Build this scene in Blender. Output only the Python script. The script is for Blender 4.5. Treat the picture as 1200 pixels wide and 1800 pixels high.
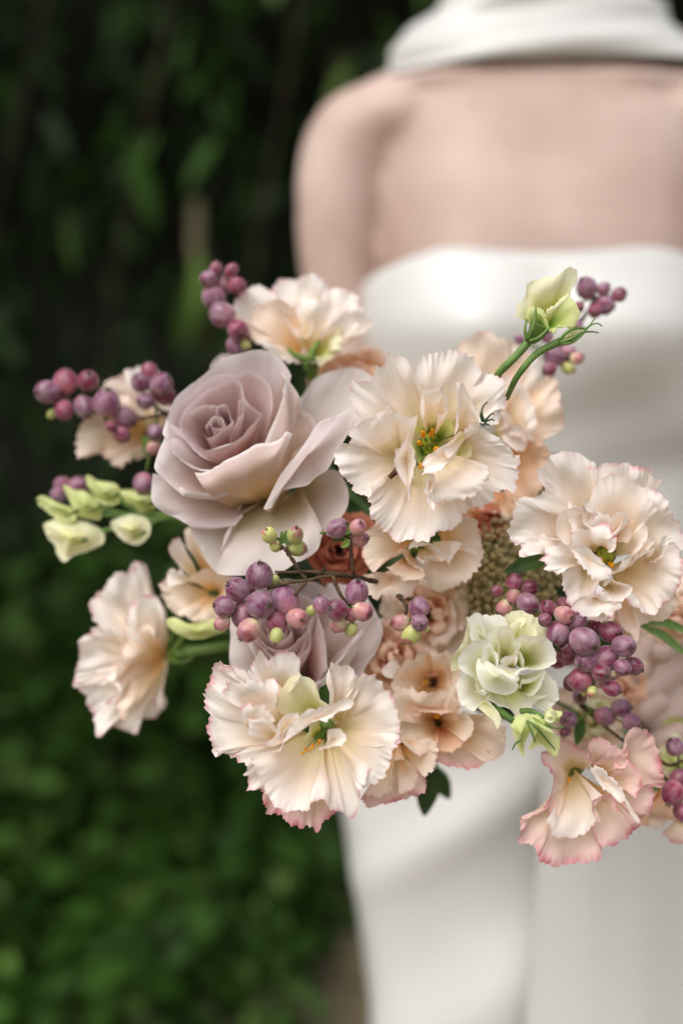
import bpy, bmesh, math, random
import numpy as np
from mathutils import Vector, Matrix

random.seed(7)
rng = np.random.default_rng(11)
R = math.radians
for o in list(bpy.data.objects):
    bpy.data.objects.remove(o)
scene = bpy.context.scene
COL = scene.collection

# ---------------------------------------------------------------- camera
CAMZ = 1.0
cam_data = bpy.data.cameras.new('camera')
cam = bpy.data.objects.new('camera', cam_data)
COL.objects.link(cam)
cam.location = (0, 0, CAMZ)
cam.rotation_euler = (R(90), 0, 0)
cam_data.sensor_fit = 'VERTICAL'
cam_data.sensor_height = 36.0
cam_data.sensor_width = 24.0
cam_data.lens = 35.0
cam_data.clip_start = 0.02
cam_data.clip_end = 200
cam_data.dof.use_dof = True
cam_data.dof.focus_distance = 0.488
cam_data.dof.aperture_fstop = 2.0
cam_data.dof.aperture_blades = 0
scene.camera = cam

# ---------------------------------------------------------------- sky and sun
SUN_EL, SUN_AZ = 50.0, 238.0      # azimuth: where the sun stands, degrees from +X, anticlockwise
world = bpy.data.worlds.new('World')
scene.world = world
world.use_nodes = True
wn = world.node_tree
wn.nodes.clear()
sky = wn.nodes.new('ShaderNodeTexSky')
sky.sky_type = 'NISHITA'
sky.sun_disc = False
sky.sun_elevation = R(SUN_EL)
sky.sun_rotation = R(90 - SUN_AZ)
sky.air_density = 1.0
sky.dust_density = 4.0
sky.ozone_density = 1.0
hsv = wn.nodes.new('ShaderNodeHueSaturation')
hsv.inputs['Saturation'].default_value = 0.4      # thin overcast: the sky is nearly white
bg = wn.nodes.new('ShaderNodeBackground')
bg.inputs['Strength'].default_value = 0.15
wo = wn.nodes.new('ShaderNodeOutputWorld')
wn.links.new(sky.outputs[0], hsv.inputs['Color'])
wn.links.new(hsv.outputs[0], bg.inputs['Color'])
wn.links.new(bg.outputs[0], wo.inputs['Surface'])

sun_data = bpy.data.lights.new('sun', 'SUN')
sun_data.energy = 0.8
sun_data.angle = R(75)
sun_data.color = (1.0, 0.985, 0.955)
sun = bpy.data.objects.new('sun', sun_data)
COL.objects.link(sun)
sd = Vector((math.cos(R(SUN_EL)) * math.cos(R(SUN_AZ)), math.cos(R(SUN_EL)) * math.sin(R(SUN_AZ)), math.sin(R(SUN_EL))))
sun.rotation_euler = sd.to_track_quat('Z', 'Y').to_euler()
sun.location = (-2, -3, 5)

vs = scene.view_settings
vs.view_transform = 'Standard'
vs.look = 'None'
vs.exposure = 0.35
vs.gamma = 1.0
vs.use_curve_mapping = False
scene.cycles.max_bounces = 10
scene.cycles.use_denoising = True
scene.cycles.transmission_bounces = 8
scene.cycles.transparent_max_bounces = 8

# ---------------------------------------------------------------- helpers
K = 36.0 / 35.0 / 1800.0           # metres per photograph pixel at one metre


def W(px, py, d):
    """a point of the place, from its direction and its distance in metres"""
    return np.array([(px - 600.0) * K * d, d, CAMZ + (900.0 - py) * K * d])


def pts(s):
    out = []
    for t in s.split():
        out.append([float(x) for x in t.split(',')])
    return out


def tag(o, label=None, cat=None, group=None, kind=None):
    if label: o['label'] = label
    if cat: o['category'] = cat
    if group: o['group'] = group
    if kind: o['kind'] = kind
    return o


def empty(name, loc):
    o = bpy.data.objects.new(name, None)
    o.empty_display_size = 0.02
    o.location = Vector(loc)
    COL.objects.link(o)
    return o


def wm(o):
    """world matrix worked out by hand (no scene update needed)"""
    b = Matrix.LocRotScale(o.location, o.rotation_euler, o.scale)
    return b if o.parent is None else wm(o.parent) @ o.matrix_parent_inverse @ b


def setparent(o, parent):
    """parent o and keep its mesh, written in world coordinates, where it is"""
    if parent is not None:
        o.parent = parent
        o.matrix_parent_inverse = wm(parent).inverted()


def mesh_obj(name, verts, faces, mat, parent=None, uvs=None, smooth=True):
    me = bpy.data.meshes.new(name)
    me.from_pydata([tuple(v) for v in verts] if not isinstance(verts, np.ndarray) else verts.tolist(), [], faces)
    if uvs is not None:
        uvl = me.uv_layers.new(name='UVMap')
        li = np.empty(len(me.loops), dtype=np.int32)
        me.loops.foreach_get('vertex_index', li)
        uvl.data.foreach_set('uv', np.asarray(uvs, dtype=np.float32)[li].ravel())
    if smooth:
        me.polygons.foreach_set('use_smooth', [True] * len(me.polygons))
    me.materials.append(mat)
    me.update()
    o = bpy.data.objects.new(name, me)
    COL.objects.link(o)
    setparent(o, parent)
    return o


def catmull(P, n, closed=False, k=24):
    """resample a control polyline evenly by length through a Catmull-Rom curve"""
    P = np.asarray(P, float)
    m = len(P)
    if closed:
        idx = [(i - 1) % m for i in range(m + 3)]
        Q = P[idx]
        segs = m
    else:
        Q = np.vstack([2 * P[0] - P[1], P, 2 * P[-1] - P[-2]])
        segs = m - 1
    out = []
    t = np.linspace(0, 1, k, endpoint=False)[:, None]
    for i in range(segs):
        p0, p1, p2, p3 = Q[i], Q[i + 1], Q[i + 2], Q[i + 3]
        out.append(0.5 * ((2 * p1) + (-p0 + p2) * t + (2 * p0 - 5 * p1 + 4 * p2 - p3) * t ** 2 + (-p0 + 3 * p1 - 3 * p2 + p3) * t ** 3))
    out = np.vstack(out + [Q[segs + 1][None]])
    s = np.r_[0, np.cumsum(np.linalg.norm(np.diff(out, axis=0), axis=1))]
    L = s[-1]
    ss = np.linspace(0, L, n)
    return np.stack([np.interp(ss, s, out[:, j]) for j in range(3)], 1), L


def wob(x, wl, seed, octs=3):
    """smooth 1-D noise from incommensurate sines; x in metres"""
    r = np.random.default_rng(seed)
    y = np.zeros_like(x)
    for k in range(octs):
        w = wl * r.uniform(0.7, 1.4) / (1.7 ** k)
        y += np.sin(2 * np.pi * x / w + r.uniform(0, 6.28)) / (1.45 ** k)
    return y / 1.6


def wob2(x, y, wl, seed, spread, octs=4):
    """smooth 2-D noise: sines at several slants across the sheet, so that folds do not all run straight out"""
    r = np.random.default_rng(seed)
    z = 0
    for k in range(octs):
        w = wl * r.uniform(0.65, 1.5)
        a = r.uniform(-spread, spread)
        z = z + np.sin(2 * np.pi * (x * math.cos(a) + y * math.sin(a)) / w + r.uniform(0, 6.28))
    return z / 2.2


def sstep(a, b, x):
    t = np.clip((x - a) / (b - a), 0, 1)
    return t * t * (3 - 2 * t)


SEED = [100]


def petal_sheet(parent, base, M, L, mat, cvec=0, cup=0.8, bw=0.15, ruf=0.0022, wl=0.017, fringe=0.0009, roll=0.0, crease=0.00035,
                closed=False, name='petal', nv=20, step=0.0008, bulge=None, cl=0.5):
    """one petal: a sheet drawn from its base B out to its margin M with its own ruffles, creases and fringed edge"""
    SEED[0] += 1
    sd = SEED[0]
    nu = len(M)
    base = np.asarray(base, float)
    mean = M.mean(0)
    kk = max(2, int(nu * 0.07))
    wk = np.exp(-np.linspace(-2, 2, 2 * kk + 1) ** 2); wk /= wk.sum()
    Ms = np.empty_like(M)
    for j in range(3):
        pad = np.r_[M[-kk - 1:-1, j], M[:, j], M[1:kk + 1, j]] if closed else np.r_[2 * M[0, j] - M[kk:0:-1, j], M[:, j], 2 * M[-1, j] - M[-2:-kk - 2:-1, j]]
        Ms[:, j] = np.convolve(pad, wk, 'valid')
    Tm = M - Ms
    B = base + (Ms - mean) * bw
    C = B + (Ms - B) * cl
    C[:, 1] = B[:, 1] + (Ms[:, 1] - B[:, 1]) * cup
    if bulge is not None:
        C = C + np.asarray(bulge)
    v = np.linspace(0.0, 1.0, nv) ** 0.8
    V = v[None, :, None]
    P = B[:, None] * (1 - V) ** 2 + C[:, None] * 2 * V * (1 - V) + Ms[:, None] * V ** 2 + Tm[:, None] * V ** 5
    x = np.linspace(0, L, nu)
    r = np.random.default_rng(sd)
    du = np.gradient(P, axis=0)
    dv = np.gradient(P, axis=1)
    N = np.cross(du, dv)
    N /= (np.linalg.norm(N, axis=2, keepdims=True) + 1e-9)
    # let the sheet normal look at the camera on the whole, so that "roll" has a fixed sense
    if N[:, nv // 2, 1].mean() > 0:
        N = -N
    env = sstep(0.2, 1.0, v)[None, :] ** 1.3
    ph = v[None, :] * r.uniform(-0.012, 0.012)
    end = 1.0
    if not closed:
        e = np.linspace(0, 1, nu)
        end = (0.4 + 0.6 * np.minimum(1, np.minimum(e, 1 - e) / 0.12))[:, None]
    X = x[:, None] + ph
    m1 = np.clip(0.45 + 0.8 * wob(x, 0.045, sd + 41, 2), 0, 1)[:, None]
    m2 = np.clip(0.35 + 0.9 * wob(x, 0.03, sd + 43, 2), 0, 1)[:, None]
    Y = np.broadcast_to(v[None, :], X.shape) * np.linalg.norm(M.mean(0) - base) * 1.2
    d = 1.2 * ruf * env * wob2(X, Y, wl * 2.1, sd, 0.9)
    d = d + 0.75 * ruf * env * wob2(X, Y, wl * 0.95, sd + 5000, 1.1) * (0.3 + 0.7 * m1)
    d = d + 0.38 * ruf * sstep(0.7, 1.0, v)[None, :] * m2 * wob(X, 0.0068, sd + 7000, 2)
    d = d + crease * sstep(0.74, 1.0, v)[None, :] * m1 * wob(X, 0.0034, sd + 9000, 2)
    d = d + ruf * 0.45 * np.sin(v[None, :] * r.uniform(4, 8) + wob(x, 0.06, sd + 47, 2)[:, None] * 1.5 + r.uniform(0, 6)) * env
    P = P + N * (d * end)[:, :, None]
    if not roll and ruf >= 0.0012:
        roll = r.uniform(-0.0035, 0.0025)
    if roll:
        q = np.clip((v - 0.55) / 0.45, 0, 1) ** 2
        rm = roll * (1 + 0.5 * wob(x, 0.05, sd + 53, 2))[:, None]
        P = P + N * (rm * q[None, :])[:, :, None]
    if fringe:
        t = wob(x, 0.0075, sd + 333, 3) * 0.7 + np.abs(wob(x, 0.0026, sd + 777, 2)) * 1.3 - 0.5
        out = P[:, -1] - P[:, -4]
        out /= (np.linalg.norm(out, axis=1, keepdims=True) + 1e-9)
        P = P + out[:, None] * (fringe * t[:, None] * sstep(0.8, 1.0, v)[None, :])[:, :, None]
    nn = nu * nv
    idx = np.arange(nn).reshape(nu, nv)
    a, b, c, e = idx[:-1, :-1], idx[1:, :-1], idx[1:, 1:], idx[:-1, 1:]
    faces = np.stack([a, b, c, e], -1).reshape(-1, 4).tolist()
    vc = 0.5 + 0.5 * v if closed else v
    uv = np.stack(np.broadcast_arrays(x[:, None] / 0.05, vc[None, :]), -1).reshape(-1, 2)
    return mesh_obj(name, P.reshape(-1, 3), faces, mat, parent, uv)


def petal(parent, D, base, margin, m, mat, b=-2.5, closed=False, **kw):
    """base 'x,y' and margin 'x,y[,dz] ...' in photograph pixels; m, b, dz in centimetres towards the camera from distance D"""
    bp = pts(base)[0]
    B = W(bp[0], bp[1], D - (bp[2] if len(bp) > 2 else b) / 100)
    mp = []
    for i, p in enumerate(pts(margin)):
        dz = p[2] if len(p) > 2 else m
        mp.append(W(p[0], p[1], D - dz / 100))
    M0, L = catmull(mp, 50, closed)
    n = int(min(170, max(24, L / kw.get('step', 0.0007))))
    M, L = catmull(mp, n, closed)
    kw.pop('step', None)
    return petal_sheet(parent, B, M, L, mat, closed=closed, **kw)


def tube(name, P, r0, r1, mat, parent=None, seg=8, n=24, bumps=0.0):
    P = np.asarray(P, float)
    if len(P) > 2:
        P, L = catmull(P, n)
    else:
        P = P[0] + (P[1] - P[0]) * np.linspace(0, 1, 6)[:, None]
        n = 6
    T = np.gradient(P, axis=0)
    T /= np.linalg.norm(T, axis=1, keepdims=True) + 1e-12
    up = np.array([0.31, 0.2, 0.93])
    S = np.cross(T, up); S /= np.linalg.norm(S, axis=1, keepdims=True) + 1e-12
    U = np.cross(S, T)
    rr = np.linspace(r0, r1, len(P))
    if bumps:
        rr = rr * (1 + bumps * np.sin(np.arange(len(P)) * 1.9 + P[:, 0] * 900))
    a = np.arange(seg) * 2 * np.pi / seg
    V = P[:, None] + rr[:, None, None] * (np.cos(a)[None, :, None] * S[:, None] + np.sin(a)[None, :, None] * U[:, None])
    idx = np.arange(len(P) * seg).reshape(len(P), seg)
    f = []
    for i in range(len(P) - 1):
        for j in range(seg):
            f.append((idx[i, j], idx[i, (j + 1) % seg], idx[i + 1, (j + 1) % seg], idx[i + 1, j]))
    f.append(tuple(idx[0][::-1])); f.append(tuple(idx[-1]))
    uv = np.stack(np.broadcast_arrays(a[None, :] / 6.28, np.linspace(0, 1, len(P))[:, None]), -1).reshape(-1, 2)
    return mesh_obj(name, V.reshape(-1, 3), [tuple(int(q) for q in t) for t in f], mat, parent, uv)


# ---------------------------------------------------------------- materials
def new_mat(name):
    m = bpy.data.materials.new(name)
    m.use_nodes = True
    nt = m.node_tree
    nt.nodes.clear()
    out = nt.nodes.new('ShaderNodeOutputMaterial')
    return m, nt, out


def N_(nt, t, **kw):
    n = nt.nodes.new('ShaderNode' + t)
    for k, v in kw.items():
        if k in n.inputs:
            n.inputs[k].default_value = v
        else:
            setattr(n, k, v)
    return n


def ramp(nt, stops, interp='LINEAR'):
    r = nt.nodes.new('ShaderNodeValToRGB')
    r.color_ramp.interpolation = interp
    el = r.color_ramp.elements
    while len(el) > 1: el.remove(el[-1])
    el[0].position = stops[0][0]; el[0].color = (*stops[0][1], 1)
    for p, c in stops[1:]:
        e = el.new(p); e.color = (*c, 1)
    return r


def srgb(r, g, b):
    f = lambda c: (c / 12.92 if c <= 0.04045 else ((c + 0.055) / 1.055) ** 2.4)
    return (f(r / 255), f(g / 255), f(b / 255))


def petal_mat(name, base, mid, outer, edge, edge_amt=0.6, edge_at=0.93, transl=0.33, var=0.05, vein=0.14, rough=0.7, b_at=0.2, m_at=0.5, o_at=0.85, sheen=0.1, patchy=True):
    m, nt, out = new_mat(name)
    lk = nt.links.new
    uv = N_(nt, 'UVMap')
    sep = N_(nt, 'SeparateXYZ'); lk(uv.outputs[0], sep.inputs[0])
    mp = N_(nt, 'Mapping'); lk(uv.outputs[0], mp.inputs[0]); mp.inputs['Scale'].default_value = (22, 1.1, 1)
    vein_n = N_(nt, 'TexNoise', Scale=1.0, Detail=3.0, Roughness=0.6); lk(mp.outputs[0], vein_n.inputs['Vector'])
    mp2 = N_(nt, 'Mapping'); lk(uv.outputs[0], mp2.inputs[0]); mp2.inputs['Scale'].default_value = (4, 1.2, 1)
    oi = N_(nt, 'ObjectInfo')
    lk(oi.outputs['Random'], mp2.inputs['Location'])
    blot = N_(nt, 'TexNoise', Scale=1.5, Detail=2.0); lk(mp2.outputs[0], blot.inputs['Vector'])
    # v with blotchy offset
    s1 = N_(nt, 'Math', operation='MULTIPLY_ADD'); lk(blot.outputs[0], s1.inputs[0]); s1.inputs[1].default_value = 0.24 if patchy else 0.5; lk(sep.outputs['Y'], s1.inputs[2])
    s2 = N_(nt, 'Math', operation='SUBTRACT'); lk(s1.outputs[0], s2.inputs[0]); s2.inputs[1].default_value = 0.12 if patchy else 0.25
    rp = ramp(nt, [(0.0, base), (b_at, base), (m_at, mid), (o_at, outer)]); lk(s2.outputs[0], rp.inputs[0])
    # edge
    e1 = N_(nt, 'MapRange'); lk(sep.outputs['Y'], e1.inputs[0])
    e1.inputs[1].default_value = edge_at; e1.inputs[2].default_value = 1.0; e1.inputs[3].default_value = 0; e1.inputs[4].default_value = 1
    e2 = N_(nt, 'MapRange'); lk(blot.outputs[0], e2.inputs[0])
    e2.inputs[1].default_value = 0.38; e2.inputs[2].default_value = 0.62; e2.inputs[3].default_value = 0.05 if patchy else 1.0; e2.inputs[4].default_value = 1.0
    e3 = N_(nt, 'Math', operation='MULTIPLY'); lk(e1.outputs[0], e3.inputs[0]); lk(e2.outputs[0], e3.inputs[1])
    e4 = N_(nt, 'Math', operation='MULTIPLY'); lk(e3.outputs[0], e4.inputs[0]); e4.inputs[1].default_value = edge_amt
    mx = N_(nt, 'MixRGB'); lk(e4.outputs[0], mx.inputs[0]); lk(rp.outputs[0], mx.inputs[1]); mx.inputs[2].default_value = (*edge, 1)
    # per-petal value change
    vr = N_(nt, 'MapRange'); lk(oi.outputs['Random'], vr.inputs[0]); vr.inputs[3].default_value = 1 - var; vr.inputs[4].default_value = 1 + var * 0.5
    vv = N_(nt, 'MapRange'); lk(vein_n.outputs[0], vv.inputs[0]); vv.inputs[1].default_value = 0.3; vv.inputs[2].default_value = 0.7
    vv.inputs[3].default_value = 0.955 if vein > 0.12 else 0.975; vv.inputs[4].default_value = 1.03 if vein > 0.12 else 1.012
    mm = N_(nt, 'Math', operation='MULTIPLY'); lk(vr.outputs[0], mm.inputs[0]); lk(vv.outputs[0], mm.inputs[1])
    hs = N_(nt, 'HueSaturation'); lk(mx.outputs[0], hs.inputs['Color']); lk(mm.outputs[0], hs.inputs['Value'])
    bp = N_(nt, 'Bump', Strength=vein, Distance=0.0006); lk(vein_n.outputs[0], bp.inputs['Height'])
    pb = N_(nt, 'BsdfPrincipled', Roughness=rough); lk(hs.outputs[0], pb.inputs['Base Color']); lk(bp.outputs[0], pb.inputs['Normal'])
    pb.inputs['Specular IOR Level'].default_value = 0.14
    pb.inputs['Sheen Weight'].default_value = sheen
    tr = N_(nt, 'BsdfTranslucent'); lk(bp.outputs[0], tr.inputs['Normal'])
    sat = N_(nt, 'HueSaturation', Saturation=1.25); lk(hs.outputs[0], sat.inputs['Color']); lk(sat.outputs[0], tr.inputs['Color'])
    ms = N_(nt, 'MixShader'); ms.inputs[0].default_value = transl
    lk(pb.outputs[0], ms.inputs[1]); lk(tr.outputs[0], ms.inputs[2])
    lk(ms.outputs[0], out.inputs['Surface'])
    return m


def simple_mat(name, c1, c2, scale=8.0, rough=0.6, bump=0.0, transl=0.0, spec=0.3, coord='Object', detail=4.0, lo=0.35, hi=0.65, dist=0.002):
    m, nt, out = new_mat(name)
    lk = nt.links.new
    tc = N_(nt, 'TexCoord')
    nz = N_(nt, 'TexNoise', Scale=scale, Detail=detail); lk(tc.outputs[coord], nz.inputs['Vector'])
    rp = ramp(nt, [(lo, c1), (hi, c2)]); lk(nz.outputs[0], rp.inputs[0])
    oi = N_(nt, 'ObjectInfo')
    vr = N_(nt, 'MapRange'); lk(oi.outputs['Random'], vr.inputs[0]); vr.inputs[3].default_value = 0.88; vr.inputs[4].default_value = 1.1
    hs = N_(nt, 'HueSaturation'); lk(rp.outputs[0], hs.inputs['Color']); lk(vr.outputs[0], hs.inputs['Value'])
    pb = N_(nt, 'BsdfPrincipled', Roughness=rough); lk(hs.outputs[0], pb.inputs['Base Color'])
    pb.inputs['Specular IOR Level'].default_value = spec
    if bump:
        bp = N_(nt, 'Bump', Strength=bump, Distance=dist); lk(nz.outputs[0], bp.inputs['Height']); lk(bp.outputs[0], pb.inputs['Normal'])
    if transl:
        tr = N_(nt, 'BsdfTranslucent'); lk(hs.outputs[0], tr.inputs['Color'])
        ms = N_(nt, 'MixShader'); ms.inputs[0].default_value = transl
        lk(pb.outputs[0], ms.inputs[1]); lk(tr.outputs[0], ms.inputs[2]); lk(ms.outputs[0], out.inputs['Surface'])
    else:
        lk(pb.outputs[0], out.inputs['Surface'])
    return m


def berry_mat(name, body, blush, tip, bloom=0.35):
    """object Z runs from the stalk to the blossom end"""
    m, nt, out = new_mat(name)
    lk = nt.links.new
    tc = N_(nt, 'TexCoord')
    oi = N_(nt, 'ObjectInfo')
    sep = N_(nt, 'SeparateXYZ'); lk(tc.outputs['Object'], sep.inputs[0])
    va = N_(nt, 'VectorMath', operation='ADD'); lk(tc.outputs['Object'], va.inputs[0])
    cx = N_(nt, 'CombineXYZ')
    mu = N_(nt, 'Math', operation='MULTIPLY'); lk(oi.outputs['Random'], mu.inputs[0]); mu.inputs[1].default_value = 40
    lk(mu.outputs[0], cx.inputs[0]); lk(cx.outputs[0], va.inputs[1])
    n1 = N_(nt, 'TexNoise', Scale=0.75, Detail=2.0); lk(va.outputs[0], n1.inputs['Vector'])
    st = N_(nt, 'Mapping'); lk(va.outputs[0], st.inputs[0]); st.inputs['Scale'].default_value = (1.6, 1.6, 0.45)
    n2 = N_(nt, 'TexNoise', Scale=1.2, Detail=2.5); lk(st.outputs[0], n2.inputs['Vector'])
    # object space: the berry has radius 1
    a = N_(nt, 'MapRange'); lk(sep.outputs['Z'], a.inputs[0]); a.inputs[1].default_value = -1; a.inputs[2].default_value = 1
    b = N_(nt, 'Math', operation='MULTIPLY_ADD'); lk(n1.outputs[0], b.inputs[0]); b.inputs[1].default_value = 1.3; lk(a.outputs[0], b.inputs[2])
    c = N_(nt, 'Math', operation='SUBTRACT'); lk(b.outputs[0], c.inputs[0]); c.inputs[1].default_value = 0.65
    rp = ramp(nt, [(0.05, blush), (0.45, body), (0.8, body), (1.0, tip)]); lk(c.outputs[0], rp.inputs[0])
    vr = N_(nt, 'MapRange'); lk(oi.outputs['Random'], vr.inputs[0]); vr.inputs[3].default_value = 0.8; vr.inputs[4].default_value = 1.15
    hr = N_(nt, 'MapRange'); lk(n1.outputs[0], hr.inputs[0]); hr.inputs[3].default_value = 0.47; hr.inputs[4].default_value = 0.53
    hs = N_(nt, 'HueSaturation'); lk(rp.outputs[0], hs.inputs['Color']); lk(vr.outputs[0], hs.inputs['Value']); lk(hr.outputs[0], hs.inputs['Hue'])
    bf = N_(nt, 'MapRange'); lk(n2.outputs[0], bf.inputs[0]); bf.inputs[1].default_value = 0.35; bf.inputs[2].default_value = 0.7; bf.inputs[4].default_value = bloom
    mx = N_(nt, 'MixRGB'); lk(bf.outputs[0], mx.inputs[0]); lk(hs.outputs[0], mx.inputs[1]); mx.inputs[2].default_value = (0.60, 0.50, 0.57, 1)
    # faint lengthwise streaks
    pb = N_(nt, 'BsdfPrincipled', Roughness=0.27); lk(mx.outputs[0], pb.inputs['Base Color'])
    pb.inputs['Subsurface Weight'].default_value = 0.35
    pb.inputs['Subsurface Radius'].default_value = (0.6, 0.25, 0.2)
    pb.inputs['Subsurface Scale'].default_value = 0.004
    pb.inputs['Specular IOR Level'].default_value = 0.4
    pb.inputs['Sheen Weight'].default_value = 0.25
    pb.inputs['Sheen Roughness'].default_value = 0.4
    bp = N_(nt, 'Bump', Strength=0.15, Distance=0.0004); lk(n2.outputs[0], bp.inputs['Height']); lk(bp.outputs[0], pb.inputs['Normal'])
    lk(pb.outputs[0], out.inputs['Surface'])
    return m


CREAM = petal_mat('petal_cream', srgb(240, 226, 182), srgb(252, 235, 215), srgb(254, 247, 240), srgb(240, 172, 180), 0.5, 0.945)
CREAM_PINK = petal_mat('petal_cream_pink', srgb(246, 228, 184), srgb(253, 238, 219), srgb(254, 247, 240), srgb(230, 128, 152), 0.8, 0.935)
PEACH = petal_mat('petal_peach', srgb(238, 194, 138), srgb(252, 226, 196), srgb(253, 236, 220), srgb(236, 150, 150), 0.5, 0.94)
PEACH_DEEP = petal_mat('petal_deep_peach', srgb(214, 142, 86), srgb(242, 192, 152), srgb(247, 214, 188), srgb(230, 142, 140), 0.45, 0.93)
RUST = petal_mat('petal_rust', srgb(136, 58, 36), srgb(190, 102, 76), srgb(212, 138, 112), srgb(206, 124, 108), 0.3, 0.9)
GREENWHITE = petal_mat('petal_green_white', srgb(206, 214, 126), srgb(242, 241, 204), srgb(252, 251, 240), srgb(252, 250, 240), 0.5, 0.95)
GREENBUD = petal_mat('petal_green_bud', srgb(136, 168, 70), srgb(196, 210, 126), srgb(226, 232, 168), srgb(210, 220, 130), 0.4, 0.95, transl=0.3)
YELLOWBUD = petal_mat('petal_yellow_bud', srgb(190, 194, 84), srgb(232, 230, 156), srgb(247, 245, 210), srgb(247, 245, 216), 0.4, 0.95)
PINKTIP = petal_mat('petal_pink_tip', srgb(236, 208, 156), srgb(250, 230, 210), srgb(246, 214, 206), srgb(220, 120, 140), 0.95, 0.86)
MAUVE = petal_mat('petal_mauve', srgb(212, 188, 164), srgb(217, 194, 188), srgb(224, 211, 210), srgb(242, 235, 234), 0.9, 0.935, transl=0.28, vein=0.12, rough=0.65, sheen=0.2, patchy=False)  # rose petals: pale edge colour stands in for light caught on the lips
MAUVE_IN = petal_mat('petal_mauve_inner', srgb(190, 130, 122), srgb(214, 176, 171), srgb(219, 198, 197), srgb(244, 234, 234), 0.95, 0.93, transl=0.3, vein=0.12, rough=0.65, sheen=0.2, patchy=False)
TAN = petal_mat('petal_mauve_tan', srgb(216, 188, 142), srgb(220, 192, 170), srgb(220, 199, 191), srgb(248, 241, 239), 0.95, 0.935, transl=0.28, vein=0.12, rough=0.65, sheen=0.15, patchy=False)
IVORY = petal_mat('petal_mauve_ivory', srgb(218, 206, 168), srgb(226, 212, 202), srgb(231, 221, 217), srgb(242, 233, 229), 0.6, 0.95, transl=0.3, vein=0.12, rough=0.65, sheen=0.15)
STEM = simple_mat('stem_green', srgb(74, 106, 48), srgb(116, 146, 76), 60, 0.5, 0.1, spec=0.35)
SEPAL = simple_mat('sepal_green', srgb(66, 92, 40), srgb(120, 146, 62), 80, 0.5, 0.1, 0.15)
DARKSTEM = simple_mat('twig_brown', srgb(52, 36, 30), srgb(98, 78, 52), 220, 0.7, 0.4, dist=0.0006)
LEAF = simple_mat('leaf_green', srgb(44, 70, 34), srgb(76, 108, 52), 50, 0.45, 0.15, 0.25)
LEAFDARK = simple_mat('leaf_dark', srgb(34, 50, 26), srgb(58, 80, 40), 50, 0.5, 0.15, 0.2)
ANTHER = simple_mat('anther_orange', srgb(196, 116, 10), srgb(240, 176, 30), 900, 0.8, 0.6, dist=0.0004)
STIGMA = simple_mat('stigma_green', srgb(70, 88, 20), srgb(150, 160, 40), 400, 0.6, 0.3, dist=0.0004)
BROWNBIT = simple_mat('withered_brown', srgb(52, 28, 18), srgb(90, 54, 34), 400, 0.8)
CRUMB = simple_mat('blossom_end_dark', srgb(36, 34, 24), srgb(84, 84, 48), 3.0, 0.85)
B_PURPLE = berry_mat('berry_purple', srgb(124, 62, 92), srgb(176, 112, 126), srgb(104, 34, 66), 0.42)
B_RED = berry_mat('berry_magenta', srgb(126, 34, 66), srgb(176, 98, 112), srgb(100, 16, 44), 0.28)
B_PINK = berry_mat('berry_pink_cream', srgb(188, 128, 124), srgb(222, 210, 164), srgb(136, 48, 80), 0.28)
B_GREEN = berry_mat('berry_green', srgb(186, 192, 110), srgb(206, 206, 136), srgb(170, 104, 98), 0.12)

# ================================================================ the setting
GROUND = simple_mat('soil', srgb(104, 92, 70), srgb(142, 128, 100), 14, 0.95, 0.5, dist=0.02)
gv, gf = [], []
n = 60
xs = np.r_[np.linspace(-60, -4, 10), np.linspace(-3.5, 3.5, 40), np.linspace(4, 60, 10)]
ys = np.r_[np.linspace(-60, -2, 10), np.linspace(-1.5, 6, 40), np.linspace(7, 60, 10)]
for j, y in enumerate(ys):
    for i, x in enumerate(xs):
        h = 0.02 * math.sin(x * 3.1 + y) * math.sin(y * 2.3) if abs(x) < 4 and -2 < y < 7 else 0
        gv.append((x, y, h))
for j in range(len(ys) - 1):
    for i in range(len(xs) - 1):
        a = j * len(xs) + i
        gf.append((a, a + 1, a + 1 + len(xs), a + len(xs)))
ground = mesh_obj('ground', gv, gf, GROUND)
tag(ground, 'bare brown soil at the foot of the leafy bank', 'ground', kind='structure')


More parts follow.
